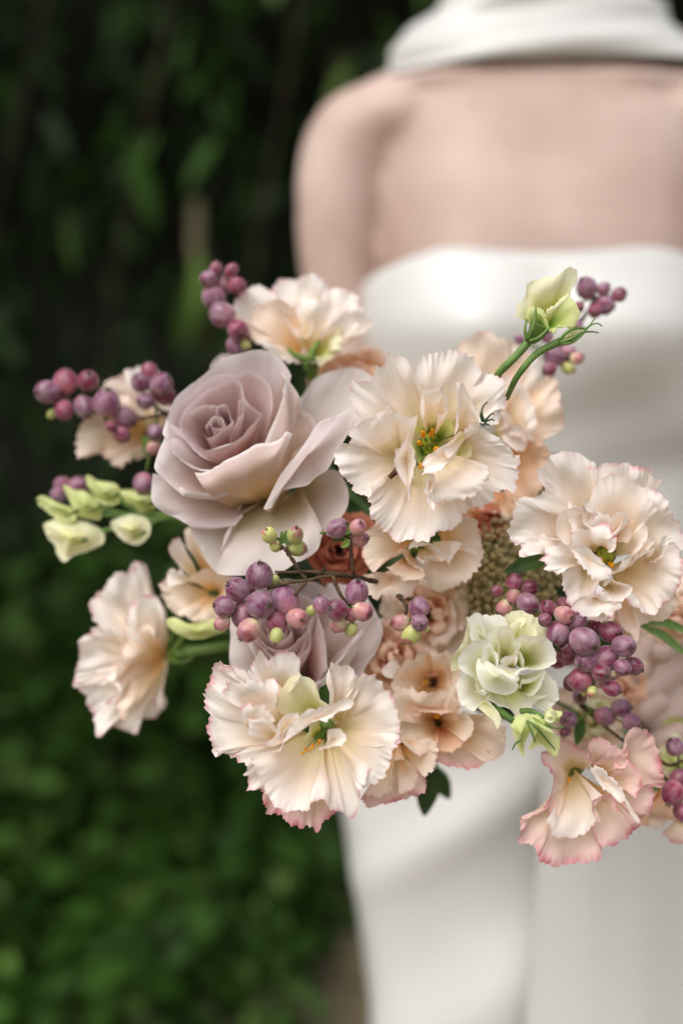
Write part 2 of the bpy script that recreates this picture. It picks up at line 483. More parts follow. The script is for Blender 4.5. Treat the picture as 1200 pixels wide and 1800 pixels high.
def leaf_cloud(name, P, D, length, width, mat, parent, droop=0.25, seed=1):
    """many separate leaves in one mesh: P positions, D pointing directions"""
    r = np.random.default_rng(seed)
    n = len(P)
    D = D / np.linalg.norm(D, axis=1, keepdims=True)
    q = r.normal(size=(n, 3))
    S = np.cross(D, q); S /= np.linalg.norm(S, axis=1, keepdims=True)
    U = np.cross(S, D)
    L = length * (0.45 + 1.1 * r.uniform(0, 1, n) ** 1.4)[:, None]
    Wd = L * (width / length) * r.uniform(0.75, 1.2, n)[:, None]
    dn = np.array([0, 0, -1.0])
    v = np.empty((n, 8, 3))
    v[:, 0] = P
    v[:, 1] = P + D * L * 0.3 + S * Wd * 0.45 + U * Wd * 0.12
    v[:, 2] = P + D * L * 0.3 - S * Wd * 0.45 + U * Wd * 0.12
    v[:, 3] = P + D * L * 0.32
    v[:, 4] = P + D * L * 0.68 + S * Wd * 0.34 + U * Wd * 0.1 + dn * L * droop * 0.4
    v[:, 5] = P + D * L * 0.68 - S * Wd * 0.34 + U * Wd * 0.1 + dn * L * droop * 0.4
    v[:, 6] = P + D * L * 0.7 + dn * L * droop * 0.4
    v[:, 7] = P + D * L + dn * L * droop
    b = (np.arange(n) * 8)[:, None, None]
    tri = np.array([[0, 1, 3], [0, 3, 2], [1, 4, 6], [1, 6, 3], [2, 3, 6], [2, 6, 5], [4, 7, 6], [6, 7, 5]])
    f = (b + tri[None]).reshape(-1, 3)
    me = bpy.data.meshes.new(name)
    me.vertices.add(n * 8); me.vertices.foreach_set('co', v.astype(np.float32).ravel())
    me.loops.add(len(f) * 3); me.loops.foreach_set('vertex_index', f.astype(np.int32).ravel())
    me.polygons.add(len(f)); me.polygons.foreach_set('loop_start', np.arange(0, len(f) * 3, 3, dtype=np.int32))
    me.update(calc_edges=True); me.validate()
    me.materials.append(mat)
    at = me.attributes.new('tone', 'FLOAT', 'FACE')
    at.data.foreach_set('value', np.repeat(r.uniform(0, 1, n), 8).astype(np.float32))
    o = bpy.data.objects.new(name, me); COL.objects.link(o)
    setparent(o, parent)
    o['kind'] = 'stuff'
    return o


def foliage_mat(name, c0, c1, c2, transl=0.25, rough=0.5):
    m, nt, out = new_mat(name)
    lk = nt.links.new
    at = N_(nt, 'Attribute', attribute_name='tone')
    rp = ramp(nt, [(0.0, c0), (0.6, c1), (0.82, c1), (1.0, c2)]); lk(at.outputs['Fac'], rp.inputs[0])
    tc = N_(nt, 'TexCoord')
    nz = N_(nt, 'TexNoise', Scale=1.6, Detail=3.0); lk(tc.outputs['Object'], nz.inputs['Vector'])
    vr = N_(nt, 'MapRange'); lk(nz.outputs[0], vr.inputs[0]); vr.inputs[1].default_value = 0.3; vr.inputs[2].default_value = 0.7; vr.inputs[3].default_value = 0.6; vr.inputs[4].default_value = 1.35
    hs = N_(nt, 'HueSaturation'); lk(rp.outputs[0], hs.inputs['Color']); lk(vr.outputs[0], hs.inputs['Value'])
    pb = N_(nt, 'BsdfPrincipled', Roughness=rough); lk(hs.outputs[0], pb.inputs['Base Color'])
    pb.inputs['Specular IOR Level'].default_value = 0.12
    tr = N_(nt, 'BsdfTranslucent'); lk(hs.outputs[0], tr.inputs['Color'])
    ms = N_(nt, 'MixShader'); ms.inputs[0].default_value = transl
    lk(pb.outputs[0], ms.inputs[1]); lk(tr.outputs[0], ms.inputs[2]); lk(ms.outputs[0], out.inputs['Surface'])
    return m


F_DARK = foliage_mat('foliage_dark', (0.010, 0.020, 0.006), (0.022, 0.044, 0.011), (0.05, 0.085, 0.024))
F_MID = foliage_mat('foliage_mid', (0.010, 0.032, 0.004), (0.038, 0.094, 0.013), (0.15, 0.25, 0.06))
F_PALE = foliage_mat('foliage_pale', (0.015, 0.044, 0.005), (0.058, 0.125, 0.02), (0.18, 0.28, 0.08))
BARK = simple_mat('bark', srgb(48, 40, 30), srgb(88, 74, 56), 20, 0.9, 0.5, dist=0.01)
PALEBARK = simple_mat('bark_pale', srgb(84, 78, 56), srgb(118, 108, 80), 20, 0.85, 0.3, dist=0.006)

# tall hedge with hanging leaves, behind the woman
hedge = empty('tall_hedge', (0, 3.2, 0))
tag(hedge, 'tall dark green hedge of long hanging leaves behind the bride', 'hedge')
r = np.random.default_rng(3)
# lumpy solid core, inner shade put into its near-black colour; blocks light from behind
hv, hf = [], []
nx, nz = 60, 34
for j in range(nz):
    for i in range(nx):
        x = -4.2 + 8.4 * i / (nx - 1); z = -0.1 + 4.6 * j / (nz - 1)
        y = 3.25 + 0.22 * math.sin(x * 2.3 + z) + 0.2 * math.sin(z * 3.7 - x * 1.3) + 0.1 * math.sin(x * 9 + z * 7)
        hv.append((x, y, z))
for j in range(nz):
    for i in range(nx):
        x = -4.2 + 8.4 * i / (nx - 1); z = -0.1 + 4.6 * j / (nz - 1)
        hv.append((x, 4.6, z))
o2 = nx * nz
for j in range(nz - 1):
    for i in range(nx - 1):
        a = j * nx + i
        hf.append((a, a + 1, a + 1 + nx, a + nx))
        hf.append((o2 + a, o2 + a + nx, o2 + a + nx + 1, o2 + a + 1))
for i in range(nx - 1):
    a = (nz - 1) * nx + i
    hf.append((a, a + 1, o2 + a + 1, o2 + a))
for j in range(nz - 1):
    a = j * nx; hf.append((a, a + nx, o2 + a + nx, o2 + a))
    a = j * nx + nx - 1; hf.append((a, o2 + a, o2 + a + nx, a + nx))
mesh_obj('dark_core', hv, hf, simple_mat('hedge_core_shade', (0.006, 0.009, 0.004), (0.016, 0.02, 0.009), 30, 0.95, 0.6, dist=0.03), hedge)
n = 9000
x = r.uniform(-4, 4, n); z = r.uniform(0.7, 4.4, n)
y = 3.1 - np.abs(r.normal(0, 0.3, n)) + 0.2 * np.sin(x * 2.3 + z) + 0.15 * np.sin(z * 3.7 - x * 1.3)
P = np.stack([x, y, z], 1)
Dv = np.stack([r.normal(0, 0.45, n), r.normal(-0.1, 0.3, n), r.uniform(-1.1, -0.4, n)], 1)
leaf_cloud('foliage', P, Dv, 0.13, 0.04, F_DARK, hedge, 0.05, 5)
n = 420
x = r.uniform(-3.0, 0.8, n); z = r.uniform(1.0, 2.6, n)
y = 2.35 + r.normal(0, 0.18, n)
keep = (np.sin(x * 3.3 + 1.0) + np.sin(z * 4.1 + x) + r.normal(0, 0.6, n)) > 0.1
P = np.stack([x, y, z], 1)[keep]
Dv = np.stack([r.normal(-0.15, 0.4, n), r.normal(-0.1, 0.25, n), r.uniform(-1.1, -0.5, n)], 1)[keep]
leaf_cloud('hanging_spray', P, Dv, 0.16, 0.05, F_MID, hedge, 0.05, 6)
# hanging twigs that carry the sprays
for k in range(9):
    x0 = -2.4 + 0.37 * k + r.uniform(-0.08, 0.08); y0 = 2.45 + r.uniform(-0.1, 0.2)
    tube('twig', [(x0, y0 + 0.5, 2.9), (x0 + 0.05, y0 + 0.15, 2.3), (x0 - 0.03, y0, 1.7), (x0 - 0.1, y0 - 0.02, 1.15)], 0.004, 0.002, BARK, hedge, 6, 16)
tube('pale_stem', [W(346, 360, 2.7), W(345, 430, 2.4), W(352, 520, 2.42), W(365, 600, 2.6), W(390, 760, 2.95), W(400, 1300, 3.1)], 0.018, 0.016, PALEBARK, hedge, 8, 24)
for k in range(5):
    x0 = -3 + 1.5 * k
    tube('trunk', [(x0, 3.3, 0), (x0 + 0.1, 3.3, 1.2), (x0, 3.35, 2.6), (x0 + 0.15, 3.3, 3.9)], 0.07, 0.03, BARK, hedge, 8, 16)

# tree added above the frame to keep the hedge in shade
tree = empty('added_shade_tree', (-0.6, 4.9, 0))
tag(tree, 'unseen tree added over the hedge to shade it', 'tree')
tube('trunk', [(-0.6, 4.9, 0), (-0.5, 4.9, 1.6), (-0.7, 4.7, 3.2), (-0.6, 4.2, 4.8)], 0.2, 0.1, BARK, tree, 12, 20)
for k in range(7):
    a = -2.6 + 0.75 * k
    tube('limb', [(-0.65, 4.6, 3.6), (-0.6 + a * 0.5, 3.8, 4.2), (-0.6 + a, 2.6 + 0.2 * (k % 3), 4.1 + 0.1 * (k % 2))], 0.07, 0.02, BARK, tree, 8, 14)
n = 7000
x = r.uniform(-4.5, 4.5, n); y = r.uniform(1.7, 5.5, n); z = 3.6 + r.uniform(-0.5, 1.0, n) + 0.3 * np.sin(x * 1.7) * np.sin(y * 2.1) + (y - 1.7) * 0.12
P = np.stack([x, y, z], 1)
Dv = np.stack([r.normal(0, 1, n), r.normal(0, 1, n), r.normal(-0.4, 0.4, n)], 1)
leaf_cloud('crown', P, Dv, 0.2, 0.11, F_MID, tree, 0.2, 8)


def shrub(label, cx, cy, rx, ry, h, n, seed, mat, ll, lw, group):
    r = np.random.default_rng(seed)
    s = empty('leafy_shrub', (cx, cy, 0))
    tag(s, label, 'shrub', group)
    ph = r.uniform(0, 2 * np.pi, n); ct = r.uniform(0.0, 1, n)
    rad = r.uniform(0.55, 1.0, n) ** 0.6
    lump = 1 + 0.16 * np.sin(ph * 5 + seed) * np.sin(ct * 7 + seed) + 0.1 * np.sin(ph * 11 + ct * 9)
    st = np.sqrt(1 - ct ** 2)
    P = np.stack([cx + rx * rad * lump * st * np.cos(ph), cy + ry * rad * lump * st * np.sin(ph), h * rad * lump * ct], 1)
    outw = P - np.array([cx, cy, h * 0.2])
    Dv = outw / np.linalg.norm(outw, axis=1, keepdims=True) + r.normal(0, 0.65, (n, 3)) + np.array([0, 0, -0.25])
    leaf_cloud('foliage', P, Dv, ll, lw, mat, s, 0.25, seed + 50)
    for k in range(7):
        a = 6.28 * k / 7 + r.uniform(-0.3, 0.3)
        tube('stem', [(cx + 0.03 * math.cos(a), cy + 0.03 * math.sin(a), -0.02), (cx + rx * 0.3 * math.cos(a), cy + ry * 0.3 * math.sin(a), h * 0.45),
                      (cx + rx * 0.62 * math.cos(a), cy + ry * 0.62 * math.sin(a), h * 0.75)], 0.012, 0.004, BARK, s, 6, 10)
    return s


shrub('leafy green shrub at the far left edge, level with the bud cluster', -1.32, 2.75, 0.55, 0.42, 1.12, 2600, 21, F_MID, 0.075, 0.05, 'shrubs below the hedge')
shrub('bushy green shrub below the bouquet, left of the white skirt', -0.52, 2.6, 0.6, 0.42, 0.92, 3000, 22, F_MID, 0.07, 0.05, 'shrubs below the hedge')
shrub('lower shrub in the bottom left corner with lighter leaves', -0.98, 2.12, 0.42, 0.34, 0.66, 2000, 23, F_PALE, 0.06, 0.045, 'shrubs below the hedge')

# low ivy over the soil between the shrubs
r = np.random.default_rng(31)
n = 6500
x = r.uniform(-2.2, -0.03, n); y = r.uniform(1.62, 2.9, n)
keep = x < -0.055 + 0.04 * np.sin(y * 9)
P = np.stack([x, y, np.abs(r.normal(0.0, 0.10, n)) + 0.07 * (1 + np.sin(x * 7) * np.sin(y * 6))], 1)[keep]
Dv = np.stack([r.normal(0, 1, n), r.normal(-0.4, 0.7, n), r.normal(0.1, 0.5, n)], 1)[keep]
ivy = leaf_cloud('ground_ivy', P, Dv, 0.06, 0.05, F_MID, None, 0.25, 33)
tag(ivy, 'low green ivy covering the ground left of the skirt', 'ground cover', kind='stuff')

# ================================================================ the bride
SKIN, nt, out = new_mat('skin')
lk = nt.links.new
tc = N_(nt, 'TexCoord')
nz = N_(nt, 'TexNoise', Scale=7.0, Detail=3.0); lk(tc.outputs['Object'], nz.inputs['Vector'])
rp = ramp(nt, [(0.35, srgb(181, 153, 140)), (0.65, srgb(206, 183, 171))]); lk(nz.outputs[0], rp.inputs[0])
pb = N_(nt, 'BsdfPrincipled', Roughness=0.45); lk(rp.outputs[0], pb.inputs['Base Color'])
pb.inputs['Subsurface Weight'].default_value = 0.15
pb.inputs['Subsurface Radius'].default_value = (1.0, 0.35, 0.2)
pb.inputs['Subsurface Scale'].default_value = 0.012
pb.inputs['Specular IOR Level'].default_value = 0.4
n2 = N_(nt, 'TexNoise', Scale=260.0, Detail=2.0); lk(tc.outputs['Object'], n2.inputs['Vector'])
bp = N_(nt, 'Bump', Strength=0.08, Distance=0.001); lk(n2.outputs[0], bp.inputs['Height']); lk(bp.outputs[0], pb.inputs['Normal'])
lk(pb.outputs[0], out.inputs['Surface'])

BX, BY, BS = 0.185, 1.03, 1.077


def ringloft(rings, seg=40, ex=2.3):
    """rings: z, x centre, half width, y front, y back"""
    V, F = [], []
    for (z, cx, rx, yf, yb) in rings:
        for k in range(seg):
            a = 2 * math.pi * k / seg
            c, s = math.cos(a), math.sin(a)
            X = math.copysign(abs(c) ** (2 / ex), c); Y = math.copysign(abs(s) ** (2 / ex), s)
            cy = (yf + yb) / 2; ry = (yb - yf) / 2
            V.append((cx + rx * X, cy + ry * Y, z))
    m = len(rings)
    for i in range(m - 1):
        for k in range(seg):
            F.append((i * seg + k, i * seg + (k + 1) % seg, (i + 1) * seg + (k + 1) % seg, (i + 1) * seg + k))
    F.append(tuple(range(seg))[::-1]); F.append(tuple((m - 1) * seg + k for k in range(seg)))
    return V, F


def ballchain(P, rad, seg=14):
    """closed tapered limb through joints P with radii rad"""
    P = np.asarray(P, float)
    n = 10 * (len(P) - 1) + 1
    C, L = catmull(P, n)
    s = np.r_[0, np.cumsum(np.linalg.norm(np.diff(P, axis=0), axis=1))]
    rr = np.interp(np.linspace(0, s[-1], n), s, rad)
    T = np.gradient(C, axis=0); T /= np.linalg.norm(T, axis=1, keepdims=True)
    C2 = [C[0] - T[0] * rr[0] * q for q in (0.95, 0.75, 0.4)] + list(C) + [C[-1] + T[-1] * rr[-1] * q for q in (0.4, 0.75, 0.95)]
    R2 = [rr[0] * q for q in (0.3, 0.66, 0.92)] + list(rr) + [rr[-1] * q for q in (0.92, 0.66, 0.3)]
    T2 = [T[0]] * 3 + list(T) + [T[-1]] * 3
    V, F = [], []
    for c, q, t in zip(C2, R2, T2):
        u = np.cross(t, (0.13, 0.27, 0.95)); u /= np.linalg.norm(u) + 1e-9
        w = np.cross(u, t)
        for k in range(seg):
            a = 2 * math.pi * k / seg
            V.append(c + q * (math.cos(a) * u + math.sin(a) * w))
    m = len(C2)
    for i in range(m - 1):
        for k in range(seg):
            F.append((i * seg + k, i * seg + (k + 1) % seg, (i + 1) * seg + (k + 1) % seg, (i + 1) * seg + k))
    F.append(tuple(range(seg))[::-1]); F.append(tuple((m - 1) * seg + k for k in range(seg)))
    return V, F


def ball(c, rx, ry, rz, seg=20, rows=14):
    V, F = [], []
    for i in range(rows + 1):
        t = math.pi * i / rows
        for k in range(seg):
            a = 2 * math.pi * k / seg
            V.append((c[0] + rx * math.sin(t) * math.cos(a), c[1] + ry * math.sin(t) * math.sin(a), c[2] + rz * math.cos(t)))
    for i in range(rows):
        for k in range(seg):
            F.append((i * seg + k, (i + 1) * seg + k, (i + 1) * seg + (k + 1) % seg, i * seg + (k + 1) % seg))
    return V, F


def fuse(name, shapes, voxel, smooth_it, mat):
    V, F = [], []
    for v, f in shapes:
        o = len(V)
        V += [tuple(p) for p in v]
        F += [tuple(i + o for i in q) for q in f]
    me = bpy.data.meshes.new(name); me.from_pydata(V, [], F)
    bm = bmesh.new(); bm.from_mesh(me)
    bmesh.ops.remove_doubles(bm, verts=bm.verts, dist=1e-6)
    bmesh.ops.recalc_face_normals(bm, faces=bm.faces)
    bm.to_mesh(me); bm.free()
    o = bpy.data.objects.new(name, me); COL.objects.link(o)
    md = o.modifiers.new('r', 'REMESH'); md.mode = 'VOXEL'; md.voxel_size = voxel; md.use_smooth_shade = True
    ms = o.modifiers.new('s', 'SMOOTH'); ms.factor = 0.5; ms.iterations = smooth_it
    dg = bpy.context.evaluated_depsgraph_get()
    me2 = bpy.data.meshes.new_from_object(o.evaluated_get(dg))
    o.modifiers.clear()
    o.data = me2
    bpy.data.meshes.remove(me)
    me2.name = name
    me2.polygons.foreach_set('use_smooth', [True] * len(me2.polygons))
    me2.materials.clear(); me2.materials.append(mat)
    return o


torso = ringloft([
    (0.66, BX, 0.145, 0.94, 1.13), (0.74, BX, 0.152, 0.945, 1.135), (0.85, BX, 0.150, 0.955, 1.13), (0.95, BX, 0.128, 0.97, 1.11), (1.03, BX, 0.116, 0.972, 1.10),
    (1.10, BX, 0.122, 0.955, 1.11), (1.18, BX, 0.132, 0.925, 1.125), (1.26, BX, 0.136, 0.925, 1.135), (1.31, BX, 0.136, 0.932, 1.135), (1.385, BX, 0.142, 0.95, 1.13),
    (1.42, BX, 0.130, 0.962, 1.12), (1.447, BX, 0.10, 0.972, 1.11), (1.472, BX, 0.072, 0.98, 1.10), (1.51, BX, 0.054, 0.985, 1.095), (1.58, BX, 0.052, 0.98, 1.09)])
HP = W(1172, 1205, 0.655)          # where the hand closes on the stems
shapes = [torso,
          ball((BX - 0.062, 0.950, 1.19), 0.05, 0.032, 0.06), ball((BX + 0.062, 0.950, 1.19), 0.05, 0.032, 0.06),
          ball((BX - 0.115, 1.02, 1.395), 0.06, 0.05, 0.035), ball((BX + 0.115, 1.02, 1.395), 0.06, 0.05, 0.035),
          ball((BX - 0.145, 1.075, 1.27), 0.04, 0.03, 0.10), ball((BX + 0.145, 1.075, 1.27), 0.04, 0.03, 0.10),
          # collar bones
          ballchain([(BX - 0.012, 0.974, 1.418), (BX - 0.07, 0.972, 1.428), (BX - 0.14, 1.0, 1.425)], [0.006, 0.0075, 0.010]),
          ballchain([(BX + 0.012, 0.974, 1.418), (BX + 0.07, 0.972, 1.428), (BX + 0.14, 1.0, 1.425)], [0.006, 0.0075, 0.010]),
          # slope of the shoulders
          ballchain([(BX - 0.035, 1.045, 1.478), (BX - 0.10, 1.04, 1.432), (BX - 0.158, 1.028, 1.390)], [0.034, 0.037, 0.044]),
          ballchain([(BX + 0.035, 1.045, 1.478), (BX + 0.10, 1.04, 1.432), (BX + 0.158, 1.028, 1.390)], [0.034, 0.037, 0.044]),
          # her right arm (left in the picture): hangs, then the forearm comes forward to the bouquet
          ballchain([(BX - 0.10, 1.03, 1.412), (BX - 0.160, 1.025, 1.378), (BX - 0.177, 1.02, 1.30), (BX - 0.171, 1.02, 1.20), (BX - 0.165, 1.015, 1.11)], [0.040, 0.047, 0.038, 0.035, 0.032]),
          ballchain([(BX - 0.165, 1.015, 1.11), (BX - 0.09, 0.87, 1.02), (BX - 0.03, 0.75, 0.94)], [0.034, 0.034, 0.024]),
          # her left arm
          ballchain([(BX + 0.10, 1.03, 1.415), (BX + 0.158, 1.025, 1.395), (BX + 0.18, 1.03, 1.30), (BX + 0.20, 1.02, 1.20), (BX + 0.215, 1.0, 1.10)], [0.044, 0.047, 0.040, 0.036, 0.033]),
          ballchain([(BX + 0.215, 1.0, 1.10), (BX + 0.17, 0.85, 0.99), (HP[0] + 0.066, HP[1] + 0.03, HP[2] + 0.034)], [0.034, 0.033, 0.024]),
          # head, above the picture
          ball((BX, 1.02, 1.70), 0.073, 0.092, 0.105), ball((BX, 0.975, 1.645), 0.05, 0.055, 0.06), ballchain([(BX, 0.938, 1.71), (BX, 0.922, 1.675)], [0.009, 0.014]),
          ballchain([(BX - 0.022, 0.93, 1.635), (BX, 0.922, 1.637), (BX + 0.022, 0.93, 1.635)], [0.006, 0.008, 0.006]),
          ball((BX - 0.076, 1.03, 1.69), 0.012, 0.02, 0.032), ball((BX + 0.076, 1.03, 1.69), 0.012, 0.02, 0.032)]

def widen(x):
    """she stands turned a little: the side to the right is the nearer, wider one"""
    return BX + x * (BS if x < 0 else BS * (1 + 0.30 * min(1, x / 0.08)))


shapes = [([(widen(p[0] - BX) if p[2] < 1.6 and p[1] > 0.84 else p[0], p[1], p[2]) for p in v], fc) for v, fc in shapes]


def hand(at, along, toward, side):
    """a closed hand round a bundle: palm at 'at', fingers leave along 'along' and curl round towards 'toward'"""
    at, a, t, s = (np.asarray(q, float) for q in (at, along, toward, side))
    a /= np.linalg.norm(a); t /= np.linalg.norm(t); s /= np.linalg.norm(s)
    out = [ballchain([at + s * 0.03 - a * 0.01, at - s * 0.03 - a * 0.008], [0.016, 0.014]),
           ballchain([at + s * 0.026 + a * 0.012, at - s * 0.03 + a * 0.012], [0.013, 0.012]),
           ballchain([at - a * 0.045, at - a * 0.012], [0.023, 0.024])]
    for k, (o, ln) in enumerate(((0.032, 0.9), (0.0115, 1.0), (-0.0095, 0.95), (-0.030, 0.76))):
        k0 = at + s * o + a * 0.02
        k1 = k0 + a * 0.034 * ln + t * 0.010
        k2 = k1 + a * 0.004 * ln + t * 0.026 * ln
        k3 = k2 - a * 0.018 * ln + t * 0.010 * ln
        out.append(ballchain([k0, k1, k2, k3], [0.0095, 0.009, 0.0082, 0.0068], 12))
    th = at + s * 0.030 - a * 0.012
    out.append(ballchain([th, th + s * 0.022 + t * 0.022, th + s * 0.018 + t * 0.048 + a * 0.012, th + s * 0.008 + t * 0.058 + a * 0.034], [0.0125, 0.0115, 0.0098, 0.0078], 12))
    return out


bride = fuse('person', shapes, 0.0046, 24, SKIN)
hshapes = hand(HP + np.array([0.030, 0.004, 0.012]), (-0.75, -0.25, -0.42), (-0.25, -0.9, -0.1), (-0.42, 0.1, 0.8))
hshapes.append(ballchain([HP + np.array([0.030, 0.004, 0.012]) - np.array([-0.034, -0.011, -0.019]), (HP[0] + 0.085, HP[1] + 0.05, HP[2] + 0.045)], [0.0225, 0.0245]))
hshapes += hand((BX - 0.015, 0.715, 0.915), (0.8, -0.55, -0.1), (0.2, -0.3, 0.9), (0.3, 0.8, 0.3))
hd = fuse('hand', hshapes, 0.0024, 4, SKIN)
bm = bmesh.new(); bm.from_mesh(bride.data); bm.from_mesh(hd.data); bm.to_mesh(bride.data); bm.free()
bride.data.polygons.foreach_set('use_smooth', [True] * len(bride.data.polygons))
bpy.data.objects.remove(hd)
tag(bride, 'bride with bare shoulders in a white strapless gown holding out the bouquet', 'person')

SATIN, nt, out = new_mat('white_satin')
lk = nt.links.new
tc = N_(nt, 'TexCoord')
nz = N_(nt, 'TexNoise', Scale=900.0, Detail=2.0); lk(tc.outputs['Object'], nz.inputs['Vector'])
nb = N_(nt, 'TexNoise', Scale=5.0, Detail=2.0); lk(tc.outputs['Object'], nb.inputs['Vector'])
rp = ramp(nt, [(0.3, (0.62, 0.612, 0.585)), (0.7, (0.66, 0.652, 0.622))]); lk(nb.outputs[0], rp.inputs[0])
pb = N_(nt, 'BsdfPrincipled', Roughness=0.3); lk(rp.outputs[0], pb.inputs['Base Color'])
pb.inputs['Specular IOR Level'].default_value = 0.6
pb.inputs['Sheen Weight'].default_value = 0.15
bp = N_(nt, 'Bump', Strength=0.06, Distance=0.0004); lk(nz.outputs[0], bp.inputs['Height']); lk(bp.outputs[0], pb.inputs['Normal'])
lk(pb.outputs[0], out.inputs['Surface'])

# the gown: one closed-round sheet from the neckline to the floor
prof = np.array([  # z, half width, front y, back y
    (0.0, 0.21, 0.80, 1.28), (0.20, 0.165, 0.85, 1.20), (0.47, 0.142, 0.885, 1.155), (0.60, 0.158, 0.90, 1.15), (0.70, 0.172, 0.915, 1.15), (0.80, 0.168, 0.93, 1.147), (0.90, 0.150, 0.948, 1.135),
    (1.0, 0.134, 0.957, 1.115), (1.05, 0.132, 0.95, 1.115), (1.11, 0.138, 0.922, 1.125), (1.17, 0.143, 0.903, 1.135), (1.26, 0.145, 0.914, 1.14)])
seg, rows = 160, 110
dv, dfc = [], []
for i in range(rows + 1):
    for k in range(seg):
        a = 2 * math.pi * k / seg
        c, s = math.cos(a), math.sin(a)
        front = max(0, -s)
        ztop = 1.236 + 0.009 * math.exp(-((abs(c) - 0.5) / 0.22) ** 2) * front - 0.022 * (1 - front) ** 2
        t = i / rows
        z = ztop * (1 - t) + 0.004 * t
        rx = np.interp(z, prof[:, 0], prof[:, 1]); yf = np.interp(z, prof[:, 0], prof[:, 2]); yb = np.interp(z, prof[:, 0], prof[:, 3])
        ex = 2.3
        X = math.copysign(abs(c) ** (2 / ex), c); Y = math.copysign(abs(s) ** (2 / ex), s)
        x = rx * X; y = (yf + yb) / 2 + (yb - yf) / 2 * Y
        # bust
        g = math.exp(-((abs(x) - 0.062) / 0.052) ** 2 - ((z - 1.155) / 0.055) ** 2) * front
        y -= 0.034 * g
        # folds: soft vertical ones low down, slanting drags from the hip across the front
        low = 1 - min(1, max(0, (z - 0.45) / 0.5))
        fold = 0.004 * math.sin(7 * a + 1.2 * math.sin(3 * z)) * low
        dr = (z - 0.757) - 0.75 * x
        fold += front * 0.013 * math.exp(-((dr) / 0.026) ** 2) - front * 0.007 * math.exp(-((dr + 0.085) / 0.045) ** 2) + front * 0.012 * math.exp(-((dr + 0.17) / 0.035) ** 2) * low
        dr2 = (z - 1.02) - 0.4 * x
        fold += front * 0.004 * math.sin(dr2 * 70) * math.exp(-(dr2 / 0.08) ** 2)
        l = math.hypot(c, s)
        x += fold * c; y += fold * s
        dv.append((widen(x) - 0.012 * max(0, -c) * sstep(1.12, 1.2, z), y, z))
for i in range(rows):
    for k in range(seg):
        dfc.append((i * seg + k, (i + 1) * seg + k, (i + 1) * seg + (k + 1) % seg, i * seg + (k + 1) % seg))
dress = mesh_obj('dress', dv, dfc, SATIN, bride)
dress['label'] = 'white satin strapless gown'
sm = dress.modifiers.new('thick', 'SOLIDIFY'); sm.thickness = 0.0025; sm.offset = 1
# a loose panel of the same satin hanging down the front
pv, pf = [], []
nu_, nv_ = 70, 70
for i in range(nv_):
    for k in range(nu_):
        t = i / (nv_ - 1); u = k / (nu_ - 1)
        z = 0.94 - 0.90 * t
        x = 0.196 - 0.085 * t * (1 - u) + u * (0.20 + 0.05 * t)
        y = 0.915 - 0.075 * t - 0.022 * math.sin(math.pi * u) + 0.010 * math.sin(u * 11 + 0.8 + t) * (0.3 + t) + 0.002 * math.sin(u * 19 - t * 2) * t - 0.011 * math.exp(-((u - 0.14) / 0.10) ** 2)
        pv.append((x, y - 0.022, z))
for i in range(nv_ - 1):
    for k in range(nu_ - 1):
        a = i * nu_ + k
        pf.append((a, a + nu_, a + nu_ + 1, a + 1))
panel = mesh_obj('draped_panel', pv, pf, SATIN, dress)
sm = panel.modifiers.new('thick', 'SOLIDIFY'); sm.thickness = 0.002

# silk scarf wound round the neck
sv, sf = [], []
seg, rows = 120, 46
for i in range(rows):
    t = i / (rows - 1)
    for k in range(seg):
        a = 2 * math.pi * k / seg
        c, s = math.cos(a), math.sin(a)
        rx = 0.142 * (1 - t) ** 0.9 + 0.062 * (1 - (1 - t) ** 0.9)
        ry = 0.066 * (1 - t) + 0.062 * t
        z = 1.444 + 0.012 * max(0, c) + 0.006 * math.cos(2 * a) + 0.10 * t + 0.004 * math.sin(3 * a)
        if s < 0: z -= 0.004 * (-s)
        f = 0.007 * math.sin(t * 9 + 2.0 * c + 0.9 * math.sin(2 * a)) * (1 - 0.4 * t) + 0.002 * math.sin(t * 19 - 4 * c)
        sv.append((BX + (rx + f) * c * (1.06 if c < 0 else 1.06 + 0.4 * c), 1.035 - 0.012 * (1 - t) + (ry + f) * s, z))
for i in range(rows - 1):
    for k in range(seg):
        sf.append((i * seg + k, i * seg + (k + 1) % seg, (i + 1) * seg + (k + 1) % seg, (i + 1) * seg + k))
scarf = mesh_obj('neck_scarf', sv, sf, SATIN, bride)
scarf['label'] = 'white silk scarf wound round the neck'
sm = scarf.modifiers.new('thick', 'SOLIDIFY'); sm.thickness = 0.0025
# hair, above the picture
HAIR = simple_mat('hair_brown', srgb(70, 48, 32), srgb(108, 78, 52), 90, 0.45)
hr = fuse('hair', [ball((BX, 1.04, 1.725), 0.083, 0.092, 0.10), ball((BX, 1.125, 1.70), 0.05, 0.045, 0.05)], 0.006, 6, HAIR)
setparent(hr, bride)

# ================================================================ the bouquet
BIND = HP + np.array([0.006, 0.034, -0.004])
G_LIS = 'frilled lisianthus blooms in the bouquet'
G_ROSE = 'roses in the bouquet'
G_BER = 'snowberry sprigs in the bouquet'
G_BUD = 'lisianthus bud stems in the bouquet'
stem_rng = np.random.default_rng(77)


